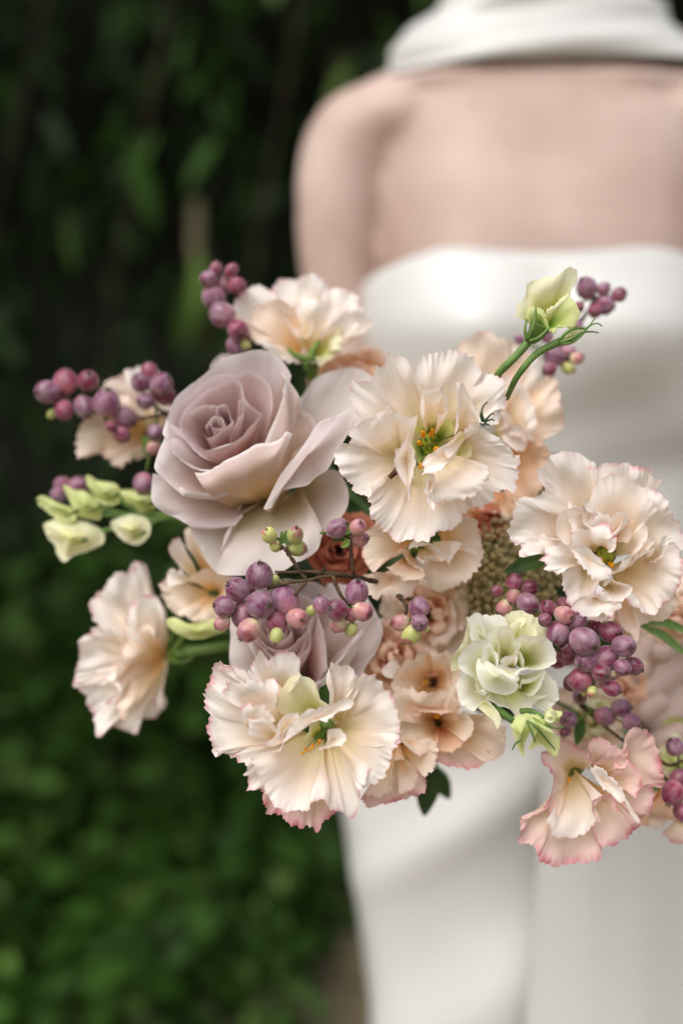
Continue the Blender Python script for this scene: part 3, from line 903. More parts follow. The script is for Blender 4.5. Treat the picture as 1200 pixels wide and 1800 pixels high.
def stem_to_hand(parent, start, direction=None, r=0.0021, mat=None, name='stem'):
    s = np.asarray(start, float)
    j = stem_rng.normal(0, 0.006, 3) * np.array([1, 1, 1])
    b = BIND + j
    d = np.array([0, 1.0, 0]) if direction is None else np.asarray(direction, float)
    d = d / np.linalg.norm(d)
    L = np.linalg.norm(b - s)
    p1 = s + d * min(0.05, L * 0.35)
    core = W(800, 1040, 0.605) + j
    mid = s * 0.2 + core * 0.8 if s[0] < 0.09 or s[2] > 0.95 else s * 0.35 + b * 0.65 + np.array([0, 0.02, 0])
    if s[2] > 1.03 and s[0] > 0.05: p1 = s * 0.6 + core * 0.4
    end = b + np.array([0.03, 0.10, -0.07]) + j * 2
    return tube(name, [s, p1, mid, b, end], r, r * 0.9, mat or STEM, parent, 8, 30)


def flower(name, label, D, base, b=-2.5, group=G_LIS, cat='flower', stem=True, sdir=None, calyx=True):
    bp = pts(base)[0]
    B = W(bp[0], bp[1], D - b / 100)
    f = empty(name, B)
    tag(f, label, cat, group)
    d = np.array([0, 1.0, -0.15]) if sdir is None else np.asarray(sdir, float)
    d = d / np.linalg.norm(d)
    if calyx:
        tube('calyx', [B - d * 0.002, B + d * 0.006, B + d * 0.014], 0.0062, 0.0026, SEPAL, f, 10, 8)
    if stem:
        stem_to_hand(f, B + d * 0.012, d)
    f['_b'] = b
    return f


def add(f, D, mat, specs, **common):
    for sp in specs:
        base, margin, m = sp[:3]
        o = dict(common)
        if len(sp) > 3: o.update(sp[3])
        mt = o.pop('mat', mat)
        o.setdefault('b', f['_b'])
        petal(f, D, base, margin, m, mt, **o)


def stamen(f, D, p0, p1, z0, z1, r=0.0011, anther=True):
    r = r * 0.6
    a, b = W(*p0, D - z0 / 100), W(*p1, D - z1 / 100)
    st = tube('stamen', [a, (a + b) / 2 + np.array([0.0006, 0, 0.0008]), b], r * 0.5, r * 0.4, SEPAL, f, 6, 8)
    if anther:
        d = (b - a) / (np.linalg.norm(b - a) + 1e-9)
        tube('anther', [b - d * 0.0015, b + d * 0.0018 + np.array([0.0008, 0, 0.0004]), b + d * 0.005], r * 1.25, r * 0.7, ANTHER, st, 7, 9, bumps=0.3)


def blob(name, parent, c, rx, ry, rz, mat, seed=1, amp=0.08):
    V, F = ball((0, 0, 0), 1, 1, 1, 18, 12)
    V = np.array(V)
    q = 1 + amp * np.sin(V[:, 0] * 5 + seed) * np.sin(V[:, 1] * 4 + seed * 2) + amp * 0.6 * np.sin(V[:, 2] * 9 + seed)
    V = V * q[:, None] * np.array([rx, ry, rz]) + np.asarray(c)
    return mesh_obj(name, V, F, mat, parent)


def leaf_strip(name, parent, P, width, mat, fold=0.25, wav=0.1, seed=0):
    P = np.asarray(P, float)
    n = 22
    C, L = catmull(P, n)
    T = np.gradient(C, axis=0); T /= np.linalg.norm(T, axis=1, keepdims=True)
    view = np.array([0.05, -1, 0.15])
    S = np.cross(T, view); S /= np.linalg.norm(S, axis=1, keepdims=True)
    U = np.cross(S, T)
    if U[:, 1].mean() > 0: U = -U
    t = np.linspace(0, 1, n)
    w = width * np.sin(np.pi * t ** 0.8) ** 0.75 * 0.5 + 0.0002
    m = 9
    q = np.linspace(-1, 1, m)
    V = C[:, None] + (w[:, None] * q[None])[:, :, None] * S[:, None] + ((np.abs(q)[None] * fold * w[:, None]) + wav * w[:, None] * np.sin(t * 14 + seed)[:, None] * q[None] ** 2)[:, :, None] * U[:, None]
    idx = np.arange(n * m).reshape(n, m)
    f = np.stack([idx[:-1, :-1], idx[1:, :-1], idx[1:, 1:], idx[:-1, 1:]], -1).reshape(-1, 4).tolist()
    uv = np.stack(np.broadcast_arrays(q[None] * 0.5 + 0.5, t[:, None]), -1).reshape(-1, 2)
    return mesh_obj(name, V.reshape(-1, 3), f, mat, parent, uv)


def pxs(s, D):
    out = []
    for p in pts(s):
        out.append(W(p[0], p[1], D - (p[2] if len(p) > 2 else 0) / 100))
    return out


ROSE = dict(ruf=0.0011, wl=0.021, fringe=0.0, crease=0.0, bw=0.4, step=0.0016)

# ---------------------------------------------------------------- large mauve rose
D = 0.517
f = flower('rose', 'large dusty mauve rose with its petals unfurling, left of the central bloom', D, '455,880', -3.6, G_ROSE, sdir=(0.5, 0.8, -0.4))
add(f, D, MAUVE, [
    # guard petals, outermost first
    ('480,850', '528,712,-3.4 536,690,-4.2 556,664,-4.8 590,650,-5.2 622,646,-5.4 652,660,-5.4 660,700,-5 640,735,-4.6 600,745,-4.2', -4.6, dict(mat=IVORY, cup=0.9)),
    ('470,880', '478,632,-1.6 495,648,-1.5 508,662,-1.4 520,682,-1.3 528,702,-1.3 531,722,-1.5 546,732,-1.7 554,750,-1.9 552,775,-2.2', -1.4, dict(mat=TAN, cup=0.4)),
    ('440,872', '268,832 265,858 266,880 280,895 309,909 330,922 345,927 375,926 404,921 420,905', -0.6, dict(mat=MAUVE, cup=0.9, bulge=(-0.004, -0.002, -0.002), roll=-0.003)),
    ('430,900', '326,915 345,950 362,985 385,1008 420,1008 450,1000', -1.6, dict(mat=IVORY, cup=0.9)),
    ('520,860', '572,824,-0.9 591,825 605,841 613,858 615,880 609,899 598,915 580,943 566,938 560,915', -0.9, dict(mat=IVORY, cup=0.9, roll=0.002)),
    ('475,868', '408,915,-1.3 398,945,-0.8 388,975,-0.45 377,1004,-0.25 398,1011,0 440,1011 490,1007 521,989 534,984 556,968 564,946 566,934 556,908', 0.25, dict(mat=IVORY, cup=1.0, bw=0.5)),
    # back wall
    ('440,850', '296,742 303,722 315,700 331,687 350,673 367,657 385,642 407,628 427,621 447,617 467,621 483,634 494,648 503,664', -0.9, dict(mat=MAUVE, cup=0.15, roll=-0.003)),
    # left wall, rolled back
    ('436,868', '300,730,-0.7 290,757 278,784 271,806 270,822 281,837 300,853 317,864 335,868 352,870 368,870 383,867 397,860', 0.5, dict(mat=MAUVE, cup=0.9, bulge=(-0.006, -0.006, -0.001), roll=-0.0035)),
    # next ring
    ('425,840', '299,775 301,755 305,738 318,712 345,689 377,668 400,664 415,663 427,655 440,653 450,661 458,672 464,688 468,705 471,722', -0.45, dict(mat=MAUVE_IN, cup=0.1, roll=-0.002)),
    ('470,880', '467,777 479,752 486,738 493,721 498,703 500,682 502,664,0.2 497,650,-0.4', 0.7, dict(mat=TAN, cup=0.75, bulge=(0.014, -0.006, 0.0), roll=-0.002)),
    ('415,835', '303,752 302,775 308,792 322,806 338,815 360,818 380,815', 0.55, dict(mat=MAUVE, cup=0.6, bulge=(-0.003, -0.003, -0.002), roll=-0.002)),
    ('455,884', '342,826 352,826 361,822 379,814 398,807 417,801 436,791 452,779 470,774 490,767 503,757 515,762,0.9', 1.15, dict(mat=TAN, cup=1.3, bulge=(-0.002, -0.004, -0.006), roll=-0.0012)),
    # inner petals
    ('412,815', '322,748 327,731 332,720 347,703 363,689 383,682 398,675 407,672 417,674 424,687 430,701 444,716 459,731', -0.15, dict(mat=MAUVE_IN, cup=0.05, roll=-0.0012)),
    ('405,812', '330,726 344,714 363,708 382,706 396,712 405,724', 0.05, dict(mat=MAUVE_IN, cup=0.0)),
    ('395,815', '328,727 322,738 325,756 335,776 348,793 364,806 384,811', 0.35, dict(mat=MAUVE_IN, cup=0.4, roll=-0.0008)),
    ('408,822', '352,786 352,792 367,795 393,788 413,777 432,760 448,743 461,731', 0.75, dict(mat=MAUVE_IN, cup=0.9, roll=-0.001)),
    ('412,812', '404,772 410,760 417,743 427,723 430,708 426,701 419,704', 0.55, dict(mat=MAUVE_IN, cup=0.5, roll=-0.0006)),
    ('398,800', '360,752 366,741 377,738 380,718 386,713 393,711 399,714 405,728 412,742', 0.25, dict(mat=MAUVE_IN, cup=0.2)),
    ('395,805', '357,762 362,768 372,769 388,760 403,751 413,742', 0.6, dict(mat=MAUVE_IN, cup=0.7, roll=-0.0006)),
    ('388,795', '366,758 370,744 378,741 381,752 378,762', 0.45, dict(mat=MAUVE_IN, cup=0.4)),
], **ROSE)
for k in range(3):
    q = (k + 0.5) / 9
    a0 = 0.9 + 2.1 * k; rad = 6 + 40 * q
    mg = ' '.join(f'{384 - 4 * q + rad * 1.08 * math.cos(a0 + 2.3 * (j / 5 - 0.5)):.1f},{741 + 5 * q - rad * 0.86 * math.sin(a0 + 2.3 * (j / 5 - 0.5)):.1f},{0.75 - 0.45 * q:.2f}' for j in range(6))
    petal(f, D, '394,800', mg, 0, MAUVE_IN, b=-3, cup=0.55, ruf=0.0006, wl=0.02, fringe=0, crease=0, bw=0.35, roll=-0.0008, step=0.0012)
# the petal folded down over itself on the right
petal(f, D, '505,870', '463,893 478,862 493,835 515,806 537,777 561,743 588,733 616,720', 0.7, TAN, b=-3, cup=0.9, **ROSE)
petal(f, D, '540,800,1.75', '463,895 470,880 480,859 493,835 515,806 537,777 561,743 588,733 616,719 619,743 606,772 596,787 576,824 556,838 543,851 534,855 512,859 486,868 484,883 476,893', 0.75, MAUVE, closed=True, cup=0.9, bw=0.0, ruf=0.0005, wl=0.03, fringe=0, crease=0, step=0.0016)

# ---------------------------------------------------------------- second mauve rose, below the berries
D = 0.53
f = flower('rose', 'half hidden mauve rose behind the central snowberries', D, '510,1175', -3.2, G_ROSE)
add(f, D, MAUVE, [
    ('515,1190', '412,1055 405,1085 407,1120 405,1160 420,1188 445,1195 470,1180', 0.3, dict(mat=IVORY, cup=0.9, roll=-0.003)),
    ('515,1190', '408,1110 404,1070 416,1045 440,1030 480,1020 520,1020 560,1028 590,1045', -1.0, dict(cup=0.2)),
    ('540,1190', '575,1025,-1.0 610,1030,-0.7 642,1052 661,1080 671,1108 662,1135 647,1160 631,1186 616,1178', 0.1, dict(cup=0.9, roll=-0.003)),
    ('530,1185', '566,1045 600,1055 625,1080 640,1105 636,1130', -0.4, dict(cup=0.3, mat=MAUVE)),
    ('515,1185', '430,1080 445,1062 475,1050 515,1048 545,1056 562,1080', -0.5, dict(mat=MAUVE_IN, cup=0.1)),
    ('515,1190', '428,1090 434,1125 450,1160 480,1185 520,1205 555,1205 580,1190', 0.6, dict(mat=MAUVE, cup=1.2, roll=-0.001)),
    ('510,1180', '440,1080 444,1112 452,1135 470,1153 495,1161 520,1156 540,1136 553,1110 557,1084', 0.75, dict(mat=MAUVE_IN, cup=0.8, roll=-0.0015)),
    ('508,1170', '451,1100 457,1128 472,1143 490,1148 517,1141 533,1125 543,1106 545,1088', 0.7, dict(mat=MAUVE_IN, cup=0.6, roll=-0.0012)),
    ('505,1160', '455,1104 465,1082 490,1071 515,1073 532,1086 540,1100', -0.2, dict(mat=MAUVE_IN, cup=0.05)),
    ('502,1155', '462,1098 466,1117 477,1128 491,1133 505,1126 516,1110', 0.6, dict(mat=MAUVE_IN, cup=0.5, roll=-0.001)),
    ('498,1145', '470,1108 480,1091 498,1087 512,1097 514,1110', 0.1, dict(mat=MAUVE_IN, cup=0.2)),
    ('496,1140', '480,1112 488,1120 500,1117 506,1106', 0.5, dict(mat=MAUVE_IN, cup=0.6)),
    ('525,1190', '510,1172 535,1146 548,1120 554,1098 556,1080', 1.0, dict(mat=MAUVE_IN, cup=0.9, roll=-0.0015)),
    ('540,1195', '574,1176 568,1135 561,1105 556,1085', 1.2, dict(mat=MAUVE_IN, cup=0.9, roll=-0.0015)),
    ('595,1166,1.5', '642,1103 622,1130 600,1160 575,1185 550,1206 557,1216 566,1220 587,1202 606,1177 622,1157 637,1132', 0.8, dict(mat=IVORY, closed=True, bw=0)),
    ('545,1195', '550,1207 575,1186 600,1160 622,1130 641,1104', 0.8, dict(mat=MAUVE, cup=0.7)),
], **ROSE)

# ---------------------------------------------------------------- central lisianthus
D = 0.488
f = flower('lisianthus', 'large open cream lisianthus at the centre with orange stamens', D, '750,790', -3.0)
add(f, D, CREAM, [
    ('745,775', '622,752 621,735 617,712 616,690 614,676 621,666 634,669 648,669 656,661 655,648 664,643 673,642 678,624 682,618 695,625 712,627 722,636 733,650', -0.6, dict(cup=0.85)),
    ('762,765', '724,660 728,645 736,632 755,624 777,618 800,617 816,621 833,631 842,645 850,658 846,672', -0.7, dict(cup=0.85, crease=0.0007)),
    ('775,770', '842,652 860,660 872,661 884,668 888,690 884,704 876,712 868,722 852,735', -0.3, dict(cup=0.85)),
    ('770,792', '830,752 838,751 855,759 870,767 881,776 895,790 906,806 913,811 906,825 911,832 906,850 906,863 890,858 871,866 860,881 841,891 830,878', -0.2, dict(cup=0.9, ruf=0.0016)),
    ('745,815', '776,889 797,897 812,903 825,896 828,880 838,868', -0.5, dict(cup=0.8)),
    ('735,815', '640,862 651,888 647,896 655,912 675,929 690,932 690,942 701,951 722,947 738,952 752,953 760,943 777,935 797,928 809,912 806,895', -0.3, dict(cup=0.85, crease=0.0006)),
    ('722,805', '618,770 611,780 602,777 592,791 589,805 591,820 600,835 615,848 625,862 638,869 648,866 655,850', 0.0, dict(cup=0.9, crease=0.0005)),
    ('705,812', '614,768 617,755 627,748 637,742 650,733 660,731 667,725 675,718 685,704 688,722 703,727 718,732 733,733', 0.5, dict(cup=0.95, ruf=0.0018)),
    ('760,800', '752,888 765,886 790,882 815,878 830,874 846,862 858,846 862,822', 1.0, dict(cup=1.1, ruf=0.0014)),
    ('757,768', '732,728 730,706 733,685 737,669 752,673 765,671 781,665 789,678 795,695 794,713 783,728 770,732', 0.9, dict(cup=0.8, ruf=0.0014, roll=0.004)),
    ('802,785', '792,758 796,728 798,700 801,676 812,674 822,690 834,715 836,735 832,748 820,764', 0.7, dict(cup=0.9, roll=0.002)),
    ('815,768,0.3', '797,756 783,772 768,790 757,808 747,822 740,836 757,835 777,834 786,818 793,806 786,797 784,786', 1.5, dict(cup=0.8, fringe=0.0015)),
    ('712,805,-0.6', '719,754 722,772 726,790 728,815 724,840 721,862 719,886 713,866 703,842 698,826 694,800 702,782 712,770', 1.3, dict(closed=True, cup=0.6, bw=0, ruf=0.0010)),
    ('757,850,-0.2', '752,838 761,836 756,855 752,868 766,886 764,897 751,890 746,872 747,855', 1.3, dict(closed=True, cup=0.7, bw=0, ruf=0.0008)),
    ('690,800', '663,790 668,775 690,765 706,762 716,768', -0.6, dict(cup=0.7, mat=GREENWHITE, ruf=0.001)),
    ('700,850', '676,845 680,825 700,815 720,822 730,840', -1.2, dict(cup=0.7, mat=GREENWHITE, ruf=0.001)),
    ('765,775', '728,758 745,742 770,735 790,742 798,762', -1.6, dict(cup=0.5, mat=GREENBUD, ruf=0.001)),
    ('745,790', '722,770 728,800 738,820 760,815 778,800 782,775', -2.0, dict(cup=0.5, mat=GREENBUD, ruf=0.001)),
    ('780,800', '790,790 800,765 820,768 832,785 826,805', -0.9, dict(cup=0.7, mat=YELLOWBUD, ruf=0.001)),
])
P0 = W(755, 780, D + 0.021)
blob('pistil', f, P0, 0.0042, 0.006, 0.0075, STIGMA, 3)
for (a, b) in (((748, 785), (742, 765)), ((752, 790), (757, 762)), ((755, 795), (764, 790)), ((750, 798), (752, 808)), ((745, 790), (736, 780)), ((742, 800), (738, 818))):
    stamen(f, D, a, b, -2.4, -0.7, 0.0016)
tube('withered_stamen', pxs('700,825,-0.4 692,832,-0.4 684,840,-0.4', D), 0.0018, 0.0012, BROWNBIT, f, 7, 8)
for s_ in ('850,740 846,725 850,712 857,707', '850,741 856,735 864,727 868,728', '850,742 858,739 865,737 868,740', '850,743 856,746 860,746', '848,742 844,731 846,722', '851,744 849,748 842,743'):
    tube('sepal', pxs(' '.join(q + ',1.0' for q in s_.split()), D), 0.0006, 0.0003, LEAF, f, 6, 10)

# ---------------------------------------------------------------- right lisianthus
D = 0.492
f = flower('lisianthus', 'ruffled cream lisianthus with pink tipped folds at the right edge', D, '1060,975', -2.8)
add(f, D, CREAM, [
    ('1050,960', '958,850 951,836 947,825 953,820 961,813 960,804 969,798 982,795 996,793 1007,794 1016,798 1026,805 1033,815 1036,832', -0.5, dict(cup=0.85)),
    ('1040,955', '956,840 956,855 941,874 922,871 911,876 901,881 902,893 897,910 892,932 894,942 903,954 915,958 909,975 918,984 932,971 947,949 956,941 976,951 985,940', -0.2, dict(cup=0.9, ruf=0.0018)),
    ('1075,955', '1033,822 1052,820 1064,815 1084,812 1101,815 1122,820 1147,826 1143,837 1163,845 1150,855', -0.8, dict(cup=0.85, crease=0.0009, mat=CREAM_PINK)),
    ('1085,970', '1132,856 1150,862 1163,871 1172,884 1180,905 1193,917 1198,932 1203,948 1190,955 1178,950', -0.6, dict(cup=0.9, mat=CREAM_PINK)),
    ('1072,968', '1033,890 1040,860 1055,842 1072,834 1090,836 1106,842 1128,855 1136,870 1147,879 1151,889 1156,897 1150,906 1137,910 1136,925 1134,945 1125,962', 0.0, dict(cup=0.9)),
    ('1080,1010', '1195,970 1202,995 1194,1022 1187,1040 1192,1057 1175,1085 1150,1090 1125,1098 1121,1120 1108,1115 1096,1107 1085,1085', -0.7, dict(cup=0.85, mat=PEACH)),
    ('1078,1005', '1187,955 1196,985 1195,1020 1180,1045 1165,1058 1158,1064 1153,1077 1137,1077 1121,1070 1110,1045 1104,1035', 0.1, dict(cup=0.85, mat=CREAM_PINK)),
    ('1065,1000', '1075,1004 1090,994 1110,980 1127,967 1136,955 1145,946 1147,958 1138,980 1127,993 1108,998 1090,1005', 0.8, dict(cup=0.9)),
    ('1120,985', '1142,975 1146,962 1150,953 1160,941 1174,938 1178,958 1170,976 1155,988 1142,985', 0.7, dict(cup=0.9, crease=0.0006)),
    ('1040,960', '985,958 980,940 981,917 989,900 1003,889 1022,879 1019,895 1015,915 1013,935', 0.7, dict(cup=0.8)),
    ('1042,975', '985,1001 971,1006 960,998 958,986 963,972 976,961 990,962 1003,958 1010,938 1023,931 1035,938 1054,938 1069,946 1074,962 1066,965', 1.3, dict(cup=0.9, mat=CREAM_PINK, fringe=0.0015)),
    ('1035,985,1.2', '1006,963 1020,958 1034,962 1050,980 1063,994 1074,1003 1063,1017 1050,1016 1039,1014 1027,1000 1016,985', 1.7, dict(closed=True, cup=0.6, bw=0, ruf=0.0010)),
    ('1050,1025', '1058,1030 1066,1015 1075,1008 1087,1023 1105,1034 1093,1048 1073,1046 1060,1040', 1.1, dict(cup=0.9, ruf=0.0012)),
    ('1045,1050,0.3', '1010,1056 1022,1048 1034,1045 1051,1043 1062,1052 1075,1062 1091,1059 1085,1074 1071,1080 1056,1076 1043,1083 1028,1081 1007,1071', 1.5, dict(closed=True, cup=0.9, bw=0, mat=CREAM_PINK, ruf=0.0016)),
    ('1025,985', '985,996 989,1015 991,1030 999,1056 1012,1068 1030,1062 1042,1040 1045,1025', 0.7, dict(cup=1.0, mat=CREAM_PINK)),
    ('1050,1050', '1010,1070 1028,1084 1050,1098 1066,1098 1085,1090 1094,1075', 0.6, dict(cup=0.9, mat=CREAM_PINK)),
    ('1060,1040', '1085,1085 1087,1110 1100,1140 1112,1150 1122,1120', -0.9, dict(cup=0.9, mat=PEACH)),
    ('1042,935', '1022,920 1024,895 1026,874 1033,882 1037,895 1050,899 1040,905 1037,920', 1.1, dict(cup=0.9, ruf=0.0014)),
    ('1055,955', '1030,926 1045,914 1057,905 1073,911 1086,904 1096,899 1099,904 1090,914 1081,926 1070,935 1061,941', 1.2, dict(cup=0.9, ruf=0.0014)),
    ('1060,965', '1062,960 1075,935 1090,915 1103,902 1098,925 1085,945', 0.5, dict(cup=0.8, mat=PEACH)),
])
blob('pistil', f, W(1063, 972, D + 0.006), 0.0045, 0.005, 0.0052, STIGMA, 5)
for (a, b) in (((1068, 975), (1085, 932)), ((1060, 975), (1055, 985)), ((1066, 980), (1072, 992)), ((1070, 968), (1078, 946))):
    stamen(f, D, a, b, -2.0, -0.3, 0.0016)

# ---------------------------------------------------------------- lower left lisianthus
D = 0.480
f = flower('lisianthus', 'big white frilled lisianthus with pink rims at the bottom left', D, '560,1285', -2.8)
add(f, D, CREAM_PINK, [
    ('535,1280', '372,1212 371,1190 375,1172 381,1164 389,1161 386,1177 395,1168 407,1165 418,1170 431,1172 444,1181 456,1194', -0.4, dict(cup=0.85)),
    ('500,1265', '395,1228 397,1206 414,1200 431,1195 450,1198 467,1203 475,1209 474,1221 466,1231 456,1241', 0.7, dict(cup=0.9, fringe=0.0015)),
    ('530,1285', '374,1198 363,1212 361,1223 360,1233 362,1246 372,1260 366,1270 363,1284 370,1303 372,1315 377,1324 390,1315', -0.1, dict(cup=0.9)),
    ('540,1290', '376,1318 392,1314 403,1326 405,1333 415,1325 418,1338 433,1345 431,1357 435,1369 435,1380 439,1388 462,1387 480,1375', -0.3, dict(cup=0.9)),
    ('560,1300', '460,1380 463,1410 468,1420 472,1433 492,1432 505,1446 525,1454 545,1452 551,1455 557,1465 562,1452 566,1448 575,1440 587,1431 600,1415', -0.5, dict(cup=0.9, mat=PINKTIP)),
    ('560,1292', '440,1330 450,1355 462,1380 478,1410 501,1428 523,1423 534,1424 546,1419 558,1404 572,1410 579,1422 576,1398', 0.3, dict(cup=0.95, mat=CREAM, crease=0.0007)),
    ('580,1290', '572,1400 580,1424 600,1425 614,1438 619,1436 626,1428 632,1400 642,1376 650,1350', 0.0, dict(cup=0.9)),
    ('590,1275', '577,1240 580,1215 584,1190 580,1165 590,1163 600,1168 613,1168 622,1177 625,1190 630,1210', -0.2, dict(cup=0.9, mat=CREAM)),
    ('590,1280', '622,1200 624,1188 633,1181 643,1182 657,1185 667,1197 678,1212 688,1217 693,1235 698,1247 703,1273 705,1297 696,1316 684,1318', 0.0, dict(cup=0.9, crease=0.0006)),
    ('585,1285', '700,1288 698,1306 690,1324 683,1346 673,1367 662,1375 650,1381 640,1377 636,1360', 0.1, dict(cup=0.9, mat=CREAM)),
    ('565,1275', '486,1250 490,1225 500,1205 518,1190 535,1195 550,1206 563,1222 579,1240', -0.5, dict(cup=0.8, ruf=0.0012, fringe=0.0003, mat=YELLOWBUD)),
    ('500,1230', '443,1178 449,1160 457,1144 465,1160 483,1156 497,1150 511,1156 515,1173 517,1186 508,1204', -0.3, dict(cup=0.9)),
    ('490,1260', '446,1260 452,1230 470,1205 495,1215 500,1240', -0.9, dict(cup=0.8, mat=PEACH)),
    ('500,1285,0.2', '486,1304 487,1282 494,1264 505,1255 517,1252 523,1259 512,1266 503,1277 497,1298', 1.4, dict(cup=0.9, ruf=0.001)),
    ('560,1262,0.9', '497,1305 507,1283 520,1264 545,1247 577,1238 596,1230 608,1226 622,1237 610,1248 592,1252 575,1263 550,1270 532,1281 512,1297', 1.6, dict(closed=True, cup=0.7, bw=0, ruf=0.001, mat=CREAM)),
    ('500,1290', '437,1292 441,1270 452,1266 466,1267 480,1282 492,1285 490,1295', 1.0, dict(cup=0.9, ruf=0.001)),
    ('505,1300', '455,1310 470,1308 483,1300 491,1292 492,1305 484,1318 472,1318', 1.2, dict(cup=0.9, ruf=0.001)),
    ('585,1298,0.2', '560,1316 572,1301 574,1286 590,1283 603,1289 606,1301 595,1309 577,1314', 1.2, dict(closed=True, cup=0.8, bw=0, ruf=0.0008, mat=CREAM)),
    ('560,1290', '530,1300 545,1275 562,1265 580,1262 595,1270', -1.2, dict(cup=0.6, mat=YELLOWBUD, ruf=0.001)),
    ('440,1275', '432,1262 436,1245 452,1240 468,1250 480,1270', 0.9, dict(cup=0.9)),
])
blob('pistil', f, W(574, 1274, D + 0.014), 0.0035, 0.004, 0.004, SEPAL, 8)
for (a, b) in (((570, 1280), (548, 1312)), ((573, 1280), (560, 1303)), ((568, 1280), (536, 1318))):
    stamen(f, D, a, b, -1.6, 0.45, 0.0010)

# ---------------------------------------------------------------- green white lisianthus
D = 0.484
f = flower('lisianthus', 'small greenish white half open lisianthus beside the purple berries', D, '885,1180', -2.6)
add(f, D, GREENWHITE, [
    ('850,1160', '793,1180 794,1165 799,1148 808,1135 816,1117 820,1082 824,1092 831,1100 829,1120 826,1135', -0.5, dict(mat=YELLOWBUD, fringe=0)),
    ('868,1155', '826,1125 828,1100 827,1088 836,1080 843,1081 840,1093 846,1108 856,1122', -0.1, dict(cup=0.8)),
    ('880,1155', '846,1112 848,1095 853,1086 863,1087 877,1084 887,1088 892,1105', -0.3, dict(cup=0.8)),
    ('895,1160', '884,1090 897,1083 910,1077 928,1082 943,1090 957,1102 963,1118 960,1128', -0.6, dict(cup=0.8, mat=YELLOWBUD, fringe=0.0004)),
    ('905,1150', '896,1108 903,1098 915,1088 912,1100 918,1097 930,1100 937,1110 938,1120', -0.2, dict(cup=0.8, mat=YELLOWBUD, fringe=0.0004)),
    ('910,1165', '903,1125 915,1115 935,1117 957,1119 970,1130 979,1146 979,1162 972,1168 955,1172 930,1173', 0.3, dict(cup=0.6, ruf=0.001)),
    ('880,1172', '868,1165 860,1145 857,1128 860,1112 870,1106 882,1104 884,1112', 0.4, dict(cup=0.7, ruf=0.001)),
    ('883,1168', '872,1150 875,1125 880,1107 890,1103 900,1109 903,1125 913,1128 919,1133 906,1143', 0.55, dict(cup=0.6, ruf=0.001)),
    ('893,1172', '878,1165 885,1158 895,1155 906,1152 906,1166', 0.7, dict(cup=0.8, mat=CREAM, ruf=0.001)),
    ('908,1170', '903,1165 905,1150 912,1144 918,1155 922,1172', 0.4, dict(cup=0.6, ruf=0.0008)),
    ('885,1195', '957,1176 973,1193 980,1208 981,1221 978,1234 967,1243 957,1252 940,1240', -0.4, dict(cup=0.9)),
    ('880,1205', '848,1228 872,1244 888,1249 907,1263 927,1256 940,1234 960,1225 975,1228', -0.2, dict(cup=0.9)),
    ('868,1195', '818,1186 807,1200 805,1214 806,1230 815,1242 830,1252 845,1247 856,1232', -0.1, dict(cup=0.9)),
    ('860,1185', '855,1119 840,1123 827,1130 812,1147 804,1164 808,1180 818,1191 828,1194 829,1208 836,1224 847,1233 855,1229 857,1217 850,1208', 0.75, dict(cup=0.85, ruf=0.0014)),
    ('872,1190,1.6', '840,1158 850,1160 862,1166 874,1173 896,1178 906,1195 912,1208 903,1218 890,1222 876,1220 863,1216 847,1207 838,1187 836,1170', 0.5, dict(closed=True, cup=0.9, bw=0, ruf=0.0006, fringe=0)),
    ('862,1172', '842,1160 850,1140 858,1133 866,1148 873,1172', 0.9, dict(cup=0.9, ruf=0.001, fringe=0.0005)),
    ('893,1182,1.3', '872,1172 883,1166 897,1171 912,1172 928,1172 918,1180 911,1186 911,1198 899,1194 888,1184', 1.6, dict(closed=True, cup=0.8, bw=0, ruf=0.0012)),
    ('910,1205', '911,1206 912,1190 925,1188 940,1186 954,1177 958,1185 950,1203 943,1213 932,1222 917,1218', 1.1, dict(cup=0.9)),
    ('850,1235,0.4', '841,1244 853,1234 868,1243 880,1262 873,1281 862,1264', 0.6, dict(closed=True, cup=0.8, bw=0, mat=YELLOWBUD, ruf=0.0006, fringe=0.0003)),
], ruf=0.0012, wl=0.022, fringe=0.0005, crease=0.00015)

